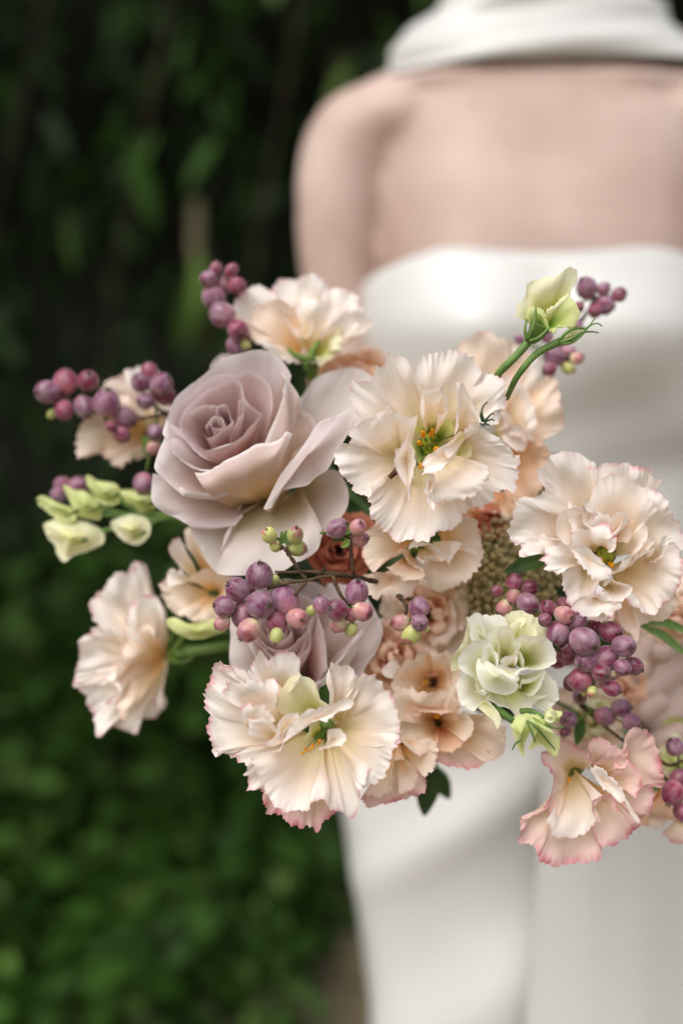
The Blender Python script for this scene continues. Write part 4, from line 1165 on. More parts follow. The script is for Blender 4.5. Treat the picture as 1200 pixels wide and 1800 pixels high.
# ---------------------------------------------------------------- lower right pink edged bloom
D = 0.500
f = flower('lisianthus', 'drooping trumpet lisianthus with pink crimped edges at the lower right', D, '1005,1345', -2.4)
add(f, D, PINKTIP, [
    ('1010,1352', '953,1345 957,1325 968,1312 981,1304 996,1299 1014,1307 1032,1310 1048,1326', 0.0, dict(cup=0.9)),
    ('1040,1350', '1042,1318 1044,1306 1056,1303 1077,1309 1090,1318 1104,1327', -0.6, dict(cup=0.9)),
    ('1060,1370', '1104,1345 1103,1315 1101,1290 1108,1280 1119,1277 1140,1286 1152,1310 1159,1334 1162,1360 1161,1383 1140,1379 1125,1388', -0.4, dict(cup=0.9)),
    ('1050,1380', '1118,1380 1146,1391 1144,1424 1122,1443 1100,1430', -0.7, dict(cup=0.9)),
    ('1035,1350', '1040,1338 1060,1326 1078,1322 1095,1332 1102,1342 1092,1350 1076,1352', 0.5, dict(cup=0.9, ruf=0.001)),
    ('1050,1370', '1082,1352 1098,1346 1110,1348 1122,1358 1124,1378 1116,1392 1100,1384', 0.4, dict(cup=0.9)),
    ('1000,1352', '954,1343 962,1355 969,1375 967,1395 968,1408 960,1428 966,1440 972,1450', 0.2, dict(cup=0.9)),
    ('1000,1370', '966,1400 950,1425 932,1438 916,1442 919,1465 914,1484 938,1488 945,1508 965,1520 981,1524 1011,1521 1035,1514 1056,1505 1054,1485', -0.4, dict(cup=0.9)),
    ('1015,1365', '1048,1470 1056,1486 1077,1488 1090,1480 1101,1476 1115,1462 1126,1454 1122,1442 1108,1425 1095,1406', -0.2, dict(cup=0.9)),
    ('1000,1356', '964,1440 970,1462 977,1471 1000,1471 1025,1465 1042,1450 1055,1440 1048,1420 1060,1400', 0.45, dict(cup=0.8, mat=CREAM_PINK, ruf=0.0015)),
    ('1030,1385', '1055,1441 1047,1425 1051,1408 1062,1401 1072,1400 1081,1412 1085,1429', 0.9, dict(cup=0.9, ruf=0.001)),
    ('1060,1372,0.5', '1037,1350 1048,1347 1060,1353 1078,1370 1092,1386 1097,1404 1089,1412 1072,1396 1056,1382 1044,1366', 1.0, dict(closed=True, cup=0.9, bw=0, ruf=0.0008, mat=CREAM)),
    ('1108,1420,0.7', '1094,1403 1100,1404 1112,1422 1123,1440 1120,1447 1108,1432', 0.6, dict(closed=True, cup=0.9, bw=0, ruf=0.0004, fringe=0, mat=CREAM)),
])
stamen(f, D, (1002, 1352), (999, 1370), -1.5, -0.3, 0.0009)

# ---------------------------------------------------------------- left lisianthus seen from the side
D = 0.580
f = flower('lisianthus', 'blurred peach lisianthus seen from the side, far left', D, '300,1148', -0.5, sdir=(1, 0.25, 0.1), stem=False)
stem_to_hand(f, W(306, 1150, D), (1, 0.1, 0.15), 0.003)
for s_ in ('300,1150 318,1125 330,1105', '302,1160 322,1165 345,1150', '298,1135 305,1110 300,1090'):
    tube('sepal', pxs(s_, D), 0.0022, 0.0008, SEPAL, f, 6, 10)
add(f, D, CREAM_PINK, [
    ('292,1130', '291,1095 291,1070 272,1046 262,1022 258,998 243,986 232,995 224,1010', -0.5, {}),
    ('290,1140', '245,990,0.5 225,1003 205,1006 192,1020 178,1040 160,1058 165,1085', 0.5, dict(mat=CREAM_PINK)),
    ('292,1145', '291,1072 288,1090 282,1105 270,1110 262,1095 268,1070', 1.6, dict(mat=CREAM)),
    ('292,1150', '175,1040 158,1060 165,1090 172,1100 150,1118 142,1126 148,1140', 1.0, dict(mat=CREAM_PINK)),
    ('292,1150', '150,1115 140,1126 141,1150 136,1172 132,1200 150,1205', 1.2, dict(mat=CREAM)),
    ('292,1155', '140,1180 130,1202 150,1220 152,1238 165,1262 171,1288 186,1294 196,1275', 1.0, dict(mat=CREAM_PINK)),
    ('292,1160', '190,1285 200,1272 208,1281 225,1287 243,1291 245,1275 240,1255', 0.6, dict(mat=CREAM)),
    ('294,1160', '236,1255 255,1262 270,1264 282,1247 275,1235 264,1226 278,1205 291,1184', -0.3, {}),
    ('292,1150', '232,1120 222,1095 232,1065 252,1045 270,1050 285,1075', 1.8, dict(mat=CREAM_PINK)),
    ('292,1152', '205,1210 210,1160 225,1130 250,1110 268,1115', 2.0, dict(mat=PEACH)),
    ('292,1158', '220,1270 205,1240 205,1200 222,1170', 1.9, dict(mat=PEACH)),
    ('260,1150', '160,1110 175,1100 195,1110 210,1135 205,1165 190,1185 165,1180', 1.9, dict(mat=CREAM)),
    ('255,1180', '152,1205 165,1195 190,1195 205,1215 200,1240 180,1250', 1.9, dict(mat=CREAM_PINK)),
], ruf=0.003)

# ---------------------------------------------------------------- top lisianthus
D = 0.575
f = flower('lisianthus', 'pale peach lisianthus at the top, in front of the bare arm', D, '545,628', -0.5, sdir=(0.1, 0.5, -1))
add(f, D, CREAM_PINK, [
    ('540,625', '470,530 480,505 497,490 523,492 547,487 565,492 580,503 590,520', -1.6, dict(mat=CREAM)),
    ('545,625', '570,510 590,505 608,510 628,520 632,538 640,552', -1.0, dict(mat=CREAM)),
    ('548,628', '620,525 640,548 652,562 655,577 636,578 615,574 600,574', 0.2, dict(mat=CREAM)),
    ('538,625', '433,578 412,560 408,548 411,532 427,513 450,499 470,507 480,520', -0.3, {}),
    ('540,628', '412,550 420,562 433,578 448,600 462,608 480,600', 0.8, dict(mat=PEACH)),
    ('545,630', '455,600 465,610 500,628 520,632 537,631 535,610', 1.2, dict(mat=CREAM)),
    ('548,630', '540,625 560,625 587,628 603,621 602,600 598,572', 1.0, dict(mat=YELLOWBUD)),
    ('540,625', '440,570 450,545 475,530 500,528 520,540', 0.9, dict(mat=PEACH)),
    ('545,625', '500,560 515,540 540,525 570,530 590,545', 0.9, dict(mat=CREAM)),
    ('548,625', '560,585 575,560 600,550 622,556 630,572', 1.2, dict(mat=CREAM)),
    ('540,600', '510,575 525,585 545,580 555,560', 1.5, dict(mat=CREAM)),
], ruf=0.003)
for s_ in ('545,634 520,625 505,612', '546,634 550,615 562,600', '545,636 535,645 545,652'):
    tube('sepal', pxs(s_, D - 0.014), 0.0028, 0.001, SEPAL, f, 6, 8)

# ---------------------------------------------------------------- far left petals behind the berries
D = 0.590
f = flower('lisianthus', 'soft peach lisianthus behind the far left berries', D, '262,762', -0.5, sdir=(0.5, 0.6, -0.5))
add(f, D, PEACH, [
    ('262,760', '178,690 190,672 215,662 240,668 262,690', -0.6, {}),
    ('265,755', '213,665 222,650 245,643 262,642 278,655 282,680', -0.3, dict(mat=CREAM)),
    ('262,765', '155,730 138,755 134,780 140,805 147,809 158,790 175,795 190,805', 0.5, dict(mat=PEACH)),
    ('262,768', '175,790 190,808 212,822 222,805 240,800 262,795', 0.3, dict(mat=PEACH)),
    ('262,762', '160,735 175,715 200,705 225,715', 0.9, dict(mat=PEACH)),
    ('270,755', '210,705 240,715 260,740', 0.3, dict(mat=CREAM)),
    ('270,758', '265,700 290,705 303,715 305,740', -0.2, dict(mat=PEACH)),
], ruf=0.003)
tube('sepal', pxs('262,770 258,785 262,800', D - 0.01), 0.004, 0.002, SEPAL, f, 6, 8)

# ---------------------------------------------------------------- small peach bloom left of the berries
D = 0.558
f = flower('lisianthus', 'orange peach lisianthus tucked between the large rose and the left berries', D, '375,1045', -1.5)
add(f, D, PEACH, [
    ('365,1010', '330,960 328,930 345,935 362,955 378,980 385,1000', -0.5, {}),
    ('350,1020', '320,998 300,985 296,962 303,950 318,946 330,965', 0.2, dict(mat=CREAM_PINK)),
    ('355,1025', '310,1020 300,1012 304,1002 318,1003', 0.5, dict(mat=CREAM_PINK)),
    ('375,1045', '300,1018 283,1023 285,1042 294,1064 306,1075 320,1084', -0.2, dict(mat=PEACH)),
    ('378,1045', '310,1078 325,1086 340,1095 362,1092 382,1090 398,1080', 0.4, dict(mat=PEACH)),
    ('380,1040', '330,1015 345,1005 365,998 390,1005 410,1020 412,1050', 0.3, dict(mat=PEACH)),
    ('382,1050', '395,1085 408,1060 410,1030', 0.6, dict(mat=PEACH)),
], ruf=0.0025)
bq = empty('lisianthus_bud', W(345, 1105, 0.56)); tag(bq, 'green folded bud below the orange peach bloom', 'bud', G_BUD)
petal(bq, 0.556, '350,1110,0.8', '293,1090 310,1085 335,1095 360,1090 388,1090 395,1108 372,1120 350,1125 320,1118 300,1105', 0, GREENBUD, closed=True, bw=0, fringe=0, ruf=0.001, cup=0.9)
stem_to_hand(bq, W(370, 1108, 0.565), (1, 0.4, 0.0))

# ---------------------------------------------------------------- bloom right under the central one
D = 0.512
f = flower('lisianthus', 'peach lisianthus directly below the central bloom', D, '740,955', -2.0)
add(f, D, PEACH, [
    ('725,945', '662,915 645,940 641,972 643,992 655,1009 673,1003 680,980', -0.3, {}),
    ('720,975', '677,975 690,962 711,956 718,975 722,990 745,1008 735,1017 713,1017 693,1008 677,998', 0.6, {}),
    ('740,960', '711,960 722,948 740,946 757,955 770,970 781,984 766,987 757,990 743,998 728,985', 0.9, dict(mat=CREAM)),
    ('770,950', '800,905 820,910 834,917 837,941 842,963 845,983 840,999 823,1021 805,1027 779,1033 761,1025 748,1005', -0.1, {}),
    ('760,955', '785,990 800,960 820,945 838,955 842,975', 0.5, dict(mat=CREAM)),
    ('690,1015,-1', '650,1013 665,1005 690,1006 708,1013 711,1030 702,1043 677,1047 664,1059 648,1042', 0.1, dict(closed=True, cup=0.6, bw=0)),
], ruf=0.0025)

# ---------------------------------------------------------------- bloom behind the central one on the right
D = 0.555
f = flower('lisianthus', 'pale pink lisianthus behind the bud stems, right of the central bloom', D, '870,780', -2.0)
add(f, D, CREAM_PINK, [
    ('870,740', '805,640 808,610 826,592 850,582 872,592 900,602 915,612 935,626', -0.8, dict(mat=PEACH)),
    ('875,745', '900,605 925,615 950,634 968,650 978,670 975,690', -0.9, dict(mat=CREAM)),
    ('885,750', '960,660 978,672 985,712 990,745 965,766 945,770', -0.3, dict(mat=PEACH)),
    ('890,760', '905,660 925,690 940,720 945,750 935,775', 0.4, dict(mat=CREAM)),
    ('870,750', '830,640 850,650 880,660 905,665 900,690', 0.0, dict(mat=CREAM)),
    ('880,790', '940,770 958,785 966,810 962,835 950,860 935,890 918,905 895,910', 0.2, dict(mat=PEACH_DEEP)),
    ('880,770', '890,700 905,720 903,745 895,760 915,765 930,775', 0.8, {}),
    ('870,760', '870,720 885,735 880,755 895,770 890,785', 0.9, {}),
    ('860,880', '850,895 870,905 890,910 905,905 900,880', 0.2, dict(mat=PEACH)),
    ('855,850', '838,895 850,915 875,920 900,908 905,885', -0.6, dict(mat=PEACH_DEEP)),
], ruf=0.003)

# ---------------------------------------------------------------- lower centre peach pair
D = 0.518
f = flower('lisianthus', 'apricot lisianthus with a dark throat beside the greenish white bloom', D, '762,1200', -2.6, calyx=False)
add(f, D, PEACH, [
    ('762,1195', '692,1225 690,1200 699,1172 712,1155 725,1147 740,1141 752,1141 762,1150', -0.2, {}),
    ('765,1195', '756,1148 775,1150 789,1149 802,1160 805,1185 800,1210 788,1232', 0.0, {}),
    ('760,1200', '683,1190 678,1178 690,1172 700,1185', -0.5, dict(mat=CREAM)),
    ('760,1205', '692,1222 700,1240 730,1250 765,1250 795,1240 802,1215', 0.5, dict(cup=0.7)),
    ('762,1190', '700,1215 697,1190 715,1165 745,1155 775,1160 798,1180 800,1205', -0.5, dict(cup=0.6)),
    ('760,1195', '712,1215 725,1195 750,1185 780,1190 792,1205', -1.6, dict(mat=PEACH_DEEP, cup=0.4)),
], ruf=0.0022)
blob('receptacle', f, W(762, 1198, D + 0.028), 0.007, 0.004, 0.007, BROWNBIT, 2)
stamen(f, D, (760, 1195), (748, 1200), -2.4, -1.2)
D = 0.512
f = flower('lisianthus', 'apricot lisianthus facing the camera with one yellow stamen', D, '768,1268', -2.6, calyx=False)
add(f, D, PEACH, [
    ('768,1262', '700,1265 692,1235 706,1216 735,1214 760,1218 785,1222 800,1238', 0.5, {}),
    ('768,1266', '720,1270 722,1245 745,1235 770,1236 795,1245 808,1262', 0.0, dict(cup=0.6)),
    ('772,1268', '785,1225 800,1240 810,1255 826,1268 826,1290 812,1296', 0.3, {}),
    ('768,1272', '706,1255 705,1275 712,1295 727,1310 745,1316', -0.2, dict(mat=PEACH)),
    ('775,1272', '815,1255 850,1255 888,1268 890,1285 888,1315 870,1335 848,1340', -0.6, {}),
    ('772,1278', '748,1312 768,1340 800,1350 830,1352 852,1340 860,1320', -0.9, dict(mat=PINKTIP)),
    ('768,1275', '740,1315 757,1310 769,1296 780,1310 800,1312 822,1296', -0.1, dict(cup=0.7, mat=PEACH_DEEP)),
], ruf=0.0022)
blob('receptacle', f, W(768, 1270, D + 0.028), 0.007, 0.004, 0.007, BROWNBIT, 2)
stamen(f, D, (768, 1275), (767, 1257), -2.4, -0.9, 0.002)
D = 0.508
f = flower('lisianthus', 'apricot ruffled lisianthus under the right side of the big white bloom', D, '700,1300', -1.8)
add(f, D, PEACH, [
    ('700,1300', '705,1290 722,1298 735,1312 748,1312 762,1298 770,1310 768,1335 760,1355 747,1368', 0.2, {}),
    ('700,1310', '745,1360 746,1385 738,1398 720,1400 707,1407 690,1410 673,1414 655,1418 642,1417 632,1403', -0.2, dict(mat=PINKTIP)),
    ('700,1300', '690,1345 710,1350 722,1370 720,1390 700,1395', 0.5, {}),
    ('690,1305', '640,1395 650,1400 680,1395 692,1370', 0.2, {}),
], ruf=0.0022)

# ---------------------------------------------------------------- fuller, darker blooms deep in the middle
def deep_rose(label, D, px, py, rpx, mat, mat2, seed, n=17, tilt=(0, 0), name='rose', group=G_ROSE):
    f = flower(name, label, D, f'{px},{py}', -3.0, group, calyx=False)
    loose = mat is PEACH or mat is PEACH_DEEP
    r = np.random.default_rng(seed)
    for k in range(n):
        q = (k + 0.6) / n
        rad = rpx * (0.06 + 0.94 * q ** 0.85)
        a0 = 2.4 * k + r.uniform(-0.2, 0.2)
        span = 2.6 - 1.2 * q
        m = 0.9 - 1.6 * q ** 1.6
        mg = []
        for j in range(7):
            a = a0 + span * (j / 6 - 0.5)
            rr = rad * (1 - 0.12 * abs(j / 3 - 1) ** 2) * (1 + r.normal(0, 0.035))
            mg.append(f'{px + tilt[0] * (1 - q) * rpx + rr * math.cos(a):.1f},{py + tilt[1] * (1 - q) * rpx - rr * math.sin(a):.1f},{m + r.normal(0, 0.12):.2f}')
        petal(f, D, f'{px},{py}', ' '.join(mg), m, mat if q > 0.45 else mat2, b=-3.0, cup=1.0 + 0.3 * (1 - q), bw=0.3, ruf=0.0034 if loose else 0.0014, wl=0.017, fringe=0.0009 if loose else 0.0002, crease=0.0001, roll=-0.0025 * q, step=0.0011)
    return f


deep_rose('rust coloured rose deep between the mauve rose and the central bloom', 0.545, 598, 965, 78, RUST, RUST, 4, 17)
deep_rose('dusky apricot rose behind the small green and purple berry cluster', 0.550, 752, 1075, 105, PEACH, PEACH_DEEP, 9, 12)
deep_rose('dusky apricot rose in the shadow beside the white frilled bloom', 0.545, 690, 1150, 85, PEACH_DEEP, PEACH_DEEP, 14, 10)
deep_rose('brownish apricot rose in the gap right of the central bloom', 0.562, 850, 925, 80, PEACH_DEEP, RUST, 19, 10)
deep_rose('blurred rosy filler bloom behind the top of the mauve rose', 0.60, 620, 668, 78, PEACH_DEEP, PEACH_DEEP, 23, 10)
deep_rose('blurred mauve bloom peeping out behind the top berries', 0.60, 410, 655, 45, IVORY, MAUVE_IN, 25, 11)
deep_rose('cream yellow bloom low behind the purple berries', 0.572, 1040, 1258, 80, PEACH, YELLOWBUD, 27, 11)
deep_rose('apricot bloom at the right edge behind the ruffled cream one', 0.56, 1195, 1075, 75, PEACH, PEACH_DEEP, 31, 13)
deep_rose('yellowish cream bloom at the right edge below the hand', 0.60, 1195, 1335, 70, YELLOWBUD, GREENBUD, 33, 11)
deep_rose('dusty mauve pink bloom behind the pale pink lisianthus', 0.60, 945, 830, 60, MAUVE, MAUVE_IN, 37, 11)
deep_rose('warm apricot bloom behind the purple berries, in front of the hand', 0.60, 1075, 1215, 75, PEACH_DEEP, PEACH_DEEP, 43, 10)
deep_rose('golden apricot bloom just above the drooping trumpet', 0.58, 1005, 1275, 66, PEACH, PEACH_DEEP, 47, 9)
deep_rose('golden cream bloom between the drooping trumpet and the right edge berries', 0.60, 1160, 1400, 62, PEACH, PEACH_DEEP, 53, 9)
D = 0.545
f = flower('lisianthus', 'dusky frilled bloom peeping out right of the drooping trumpet', D, '1165,1390', -1.0, calyx=False)
add(f, D, PEACH_DEEP, [('1165,1385', '1128,1420 1123,1447 1133,1436 1145,1430 1155,1434 1165,1432 1178,1442 1190,1444 1204,1452', 0, {}), ('1190,1430', '1186,1450 1184,1470 1196,1480 1212,1475', 0.3, dict(mat=PINKTIP))])

# ---------------------------------------------------------------- khaki flat flower head
D = 0.545
yar = empty('yarrow_head', W(890, 1005, D + 0.02)); tag(yar, 'khaki flat topped flower head of tiny grains beside the cream bloom', 'flower')
V, F = ball((0, 0, 0), 1, 1, 1, 8, 5)
V = np.array(V); r = np.random.default_rng(41)
allv, allf = [], []
yc = W(890, 1010, D + 0.012)
for u in range(180):
    a = 2.39996 * u; q = math.sqrt((u + 0.5) / 180)
    cc = yc + np.array([0.031 * q * math.cos(a), -0.013 * (1 - q * q) + r.normal(0, 0.0008), 0.034 * q * math.sin(a)]) + r.normal(0, 0.0006, 3)
    for k in range(15):
        b_ = r.uniform(0, 6.28); t_ = math.sqrt(r.uniform(0, 1)); rr_ = 0.0019
        c = cc + np.array([rr_ * t_ * math.cos(b_), -0.0016 * (1 - t_ * t_) + r.normal(0, 0.0002), rr_ * t_ * math.sin(b_)])
        sz = r.uniform(0.0004, 0.0007)
        allf += [tuple(i_ + len(allv) * len(V) for i_ in t) for t in F]
        allv.append(V * sz * np.array([1, 1.3, 1]) + c)
KHAKI = simple_mat('khaki_floret', srgb(150, 136, 92), srgb(206, 192, 146), 500, 0.85)
fl = mesh_obj('florets', np.vstack(allv), allf, KHAKI, yar); fl['kind'] = 'stuff'
blob('head', yar, yc + np.array([0, 0.012, 0]), 0.028, 0.014, 0.031, simple_mat('khaki_dark', srgb(104, 94, 60), srgb(132, 120, 80), 300, 0.9), 4)
stem_to_hand(yar, yc + np.array([0, 0.02, 0]))

# ---------------------------------------------------------------- snowberries
def berry_mesh():
    V, F = ball((0, 0, 0), 1, 1, 1, 22, 16)
    V = np.array(V)
    rr = np.hypot(V[:, 0], V[:, 1])
    V *= (1 + 0.03 * np.sin(V[:, 0] * 3 + 1) * np.sin(V[:, 2] * 2.5) + 0.02 * np.sin(V[:, 1] * 4))[:, None]
    V[:, 2] = V[:, 2] * 1.08 - 0.10 * np.exp(-(rr / 0.22) ** 2) * np.sign(V[:, 2])
    me = bpy.data.meshes.new('berry'); me.from_pydata(V.tolist(), [], F)
    me.polygons.foreach_set('use_smooth', [True] * len(me.polygons))
    return me


BM0 = berry_mesh()
BERRY_ME = {}
for t, mt in (('p', B_PURPLE), ('m', B_RED), ('c', B_PINK), ('g', B_GREEN)):
    me = BM0.copy(); me.materials.append(mt); BERRY_ME[t] = me
cv, cf = [], []
for k in range(6):
    a = 6.28 * k / 6 + 0.3 * (k % 2)
    cx, cy, h = 0.13 * math.cos(a), 0.13 * math.sin(a), 0.24 + 0.1 * ((k * 7) % 3)
    b0 = len(cv)
    cv += [(cx + 0.1, cy, 0), (cx - 0.07, cy + 0.09, 0), (cx - 0.07, cy - 0.09, 0), (cx * 1.5, cy * 1.5, h)]
    cf += [(b0, b0 + 1, b0 + 3), (b0 + 1, b0 + 2, b0 + 3), (b0 + 2, b0, b0 + 3)]
CR = bpy.data.meshes.new('blossom_end'); CR.from_pydata([(x, y, z + 0.94) for x, y, z in cv], [], cf); CR.materials.append(CRUMB)
br = np.random.default_rng(5)


def sprig(label, D, berries, twigs=(), stem_px=None, tw=0.0011):
    B = []
    for t in berries.split():
        q = t.split(',')
        B.append([float(q[0]), float(q[1]), float(q[2]), q[3] if len(q) > 3 else 'p', float(q[4]) if len(q) > 4 else 0.0])
    pos = np.array([W(b[0], b[1], D - b[4] / 100 + br.uniform(-0.002, 0.002)) for b in B])
    rad = np.array([b[2] * 1.09 * K * D for b in B])
    for it in range(60):
        for i in range(len(B)):
            for j in range(i):
                d = pos[i] - pos[j]
                dist = np.linalg.norm(d); need = 0.93 * (rad[i] + rad[j])
                if dist < need:
                    xy = math.hypot(d[0], d[2])
                    wy = math.sqrt(max(1e-9, need ** 2 - xy ** 2))
                    push = (wy - abs(d[1])) * 0.5 * 0.5
                    sgn = -1 if d[1] <= 0 else 1
                    pos[i][1] += sgn * push; pos[j][1] -= sgn * push
    cen = pos.mean(0)
    root = empty('snowberry_sprig', cen); tag(root, label, 'berries', G_BER)
    for i, b in enumerate(B):
        o = bpy.data.objects.new('berry', BERRY_ME[b[3]])
        COL.objects.link(o)
        near = pos[np.argsort(np.linalg.norm(pos - pos[i], axis=1))[:min(6, len(B))]].mean(0)
        ax = (pos[i] - near); nn = np.linalg.norm(ax)
        ax = (ax / nn if nn > 1e-6 else np.zeros(3)) + np.array([0, -0.45, -0.15]) + br.normal(0, 0.35, 3)
        o.location = pos[i]
        o.rotation_euler = Vector(ax).to_track_quat('Z', 'Y').to_euler()
        e = br.uniform(0.98, 1.1) if b[3] != 'g' else 1.2
        o.scale = (rad[i] * br.uniform(0.93, 1.04), rad[i] * br.uniform(0.93, 1.04), rad[i] * 0.98 * e)
        setparent(o, root)
        c = bpy.data.objects.new('blossom_end', CR); COL.objects.link(c)
        c.parent = o
        axn = ax / np.linalg.norm(ax)
        s = pos[i] - axn * rad[i] * 0.9
        tgt = near + np.array([0, 0.004, 0.002])
        if np.linalg.norm(tgt - s) > 0.002:
            tube('stalk', [s, (s + tgt) / 2 + br.normal(0, 0.0008, 3), tgt], 0.0006, 0.0008, SEPAL, root, 5, 6)
    for tline in twigs:
        tube('twig', pxs(tline, D), tw, tw * 0.75, DARKSTEM, root, 7, 22, bumps=0.22)
    st = pxs(stem_px, D)[0] if stem_px else cen + np.array([0, 0.006, 0])
    stem_to_hand(root, st, (0.25, 1, -0.1), 0.0013, DARKSTEM)
    return root


s1 = sprig('large mauve snowberry sprig with dark twigs at the centre, over the two mauve roses', 0.481,
      '439,1035,10,p,-1 482,1022,10,g,-1 391,1095,13,c 487,1116,11,g 522,1086,17,c 486,1095,17,m 439,1106,19,c 395,1065,17,p 416,1037,20,p 456,1012,22,p 426,1082,21,p 459,1062,23,p 499,1056,26,p '
      '547,1074,9,g 617,1107,11,g 595,1097,14,c 637,1074,16,c 617,1082,12,m 565,1064,15,p 592,1071,18,m 627,1042,20,p '
      '473,941,13,g 485,958,11,g 520,962,15,g,-0.4 519,941,14,g 631,947,15,c,-0.5 629,927,14,c 593,929,17,p',
      ('648,1020,-1.5 622,1013,-0.8 590,1009,-0.2 540,1005 508,1006 483,1005', '643,1017,-1.5 583,1012,-0.1 540,1020 507,1024 470,1034,-0.3', '585,1012 592,1032 600,1048 610,1062,-0.3',
       '500,962,0 508,975 517,988 530,1008 538,1020 530,1032 518,1046', '612,945,-0.3 617,975,-0.5 620,1003,-0.6 624,1016,-0.9', '566,1003 570,1000 568,996', '500,962 492,965', '523,1000 524,994'),
      '648,1020,-1.5')
for q in ('498,955 497,945 495,934', '500,955 503,944 502,932', '497,957 488,950 484,945', '502,957 508,950 512,946', '612,940 606,930 603,915', '612,938 618,925 625,916', '614,948 606,958 600,962'):
    leaf_strip('tiny_leaf', s1, pxs(q, 0.480), 0.0028, SEPAL)
sprig('four berry green and purple cluster in the shadow below the central bloom', 0.488, '723,1115,15,g 704,1095,14,c 737,1068,16,p 736,1093,15,p 748,1105,6,g',
      ('700,1048,-2 708,1056,-1 714,1068,-0.4 712,1082,-0.4',), '700,1048,-2')
sprig('dense magenta purple berry cluster between the greenish white and cream blooms', 0.486,
      '1046,1103,13,m,-1.2 990,1063,12,m,-1 983,1162,15,m,-1.2 997,1155,14,m,-1 1004,1200,14,m,-1.2 995,1138,16,m,-0.6 955,1089,11,m 964,1070,14,m 990,1080,15,c 1014,1091,17,p 978,1112,19,p 1079,1185,11,c 1039,1215,8,g 1030,1218,7,g 1056,1199,12,c 1072,1208,14,m '
      '1112,1171,15,m 1090,1171,14,p 1051,1180,15,m 1021,1196,20,m 1028,1162,18,p 1076,1112,19,m 1093,1134,19,p 1021,1124,22,p 1063,1157,20,p 1037,1134,20,p',
      ('1040,1150,-1.5 1030,1190,-2 1020,1230,-3', '1085,1150,-1 1060,1170,-1.6 1030,1190,-2'), '1020,1230,-3')
sprig('blurred pink berries in front of the khaki flower head', 0.512, '872,1039,10,m 903,1023,13,m 931,1033,14,m 903,1049,12,c 925,1060,18,p 887,1068,13,c', ('900,1045,-1 895,1060,-2 900,1090,-3',), '900,1090,-3')
sprig('far left mauve berry sprig in front of the soft peach petals', 0.572,
      '92,727,8,g 107,703,14,m,-0.8 155,670,17,m 87,690,19,p 115,722,16,m 113,670,20,m 148,715,19,p 197,750,10,m 213,763,14,m 218,733,18,p 190,710,22,p',
      ('130,700,-1 160,712,-1.2 200,722,-1 240,735,-1.2 290,728,-1.5',), '290,728,-1.5', 0.0014)
sprig('dark mauve berries just left of the mauve rose', 0.572, '262,653,14,m 285,692,17,m 257,705,15,p 248,673,16,p 287,677,18,p 273,760,13,p 270,787,12,c 252,850,16,p', ('262,690,-1 275,715,-1.2 300,730,-1.4',), '300,730,-1.4', 0.0014)
sprig('upright magenta berry spike at the top left', 0.572, '380,472,11,m 407,475,11,m 367,492,14,p 392,495,16,p 417,502,14,m 375,522,19,p 392,555,21,p 420,583,17,m 435,587,14,m 413,607,15,p 432,606,8,g',
      ('390,480,-1 395,520,-1.5 405,560,-1.5 425,600,-1.5 450,640,-1.8',), '450,640,-1.8', 0.0014)
sprig('mauve berries standing against the white bodice, top right', 0.572, '1017,540,9,m 1043,548,12,m 1060,508,11,p 1087,518,12,m 1063,535,16,p 1030,507,17,p', ('1045,525,-1 1030,550,-1 1000,590,-1.2 960,640,-1.5',), '960,640,-1.5', 0.0014)
sprig('mauve berries behind the thin bud stem, below the top right ones', 0.572, '1013,573,11,p 960,590,11,p 913,597,8,p 997,647,10,g 963,650,12,m 1013,630,10,c 1000,620,14,p 973,627,18,p', ('985,600,-1 960,640,-1.2 930,700,-1.5',), '930,700,-1.5', 0.0014)
sprig('dark berries at the right edge beside the drooping trumpet', 0.528, '1185,1313,16,p 1197,1427,15,m 1179,1391,18,m 1197,1370,15,m', ('1150,1330,-0.5 1175,1345,-0.3 1205,1335', '1155,1355,-0.5 1170,1370,-0.4 1182,1385'), '1150,1330,-1')
sprig('small dusky berries above the drooping trumpet', 0.535, '1018,1225,12,p 1063,1260,16,p 1105,1267,15,p 1093,1246,16,p 997,1264,15,p 993,1285,10,m', ('1020,1240,-0.6 1060,1275,-0.6 1105,1310,-0.5',), '1020,1240,-1')
sprig('blurred mauve berries above the green buds at the far left', 0.592, '108,850,12,p 105,870,13,p 140,853,15,p', ('115,860,-0.6 160,870,-0.8 240,880,-1',), '240,880,-1', 0.0014)

# ---------------------------------------------------------------- bud stems
D = 0.495
bd = empty('lisianthus_bud', W(930, 590, D)); tag(bd, 'opening green white bud on a curved stem at the top right', 'bud', G_BUD)
petal(bd, D, '955,575,-0.6', '903,557 909,538 922,519 925,500 935,494 947,490 962,488 980,488 990,480 997,473 1004,474 1012,477 1013,490 1004,510 990,524 977,534 960,541', 0.4, YELLOWBUD, b=-0.5, cup=1.2, ruf=0.0012, fringe=0.0006)
petal(bd, D, '950,580,-0.6', '940,545 952,552 963,572 973,587 981,574 995,575 1008,573 1013,562 1017,549 1008,530 1001,520', 0.5, GREENBUD, b=-0.5, cup=1.2, ruf=0.001, fringe=0.0003)
petal(bd, D, '945,590,-0.6', '920,560 925,545 940,540 955,548 965,575', 0.3, GREENBUD, b=-0.5, cup=1.2, ruf=0.0004, fringe=0)
petal(bd, D, '955,575,-1', '905,556 915,552 930,548 950,560', 0.1, YELLOWBUD, b=-1, cup=0.9, ruf=0.0006, fringe=0.0003)
tube('calyx', pxs('930,598,0 940,588,0.1 950,572,0.2', D), 0.003, 0.0055, SEPAL, bd, 10, 8)
for q in ('929,597,0.4 934,580,0.8 940,560,0.9 941,540,0.9', '926,597,0.2 922,580,0.4 925,560,0.4', '932,599,0.5 946,594,0.9 965,575,0.9'):
    tube('sepal', pxs(q, D), 0.0012, 0.0005, STEM, bd, 6, 10)
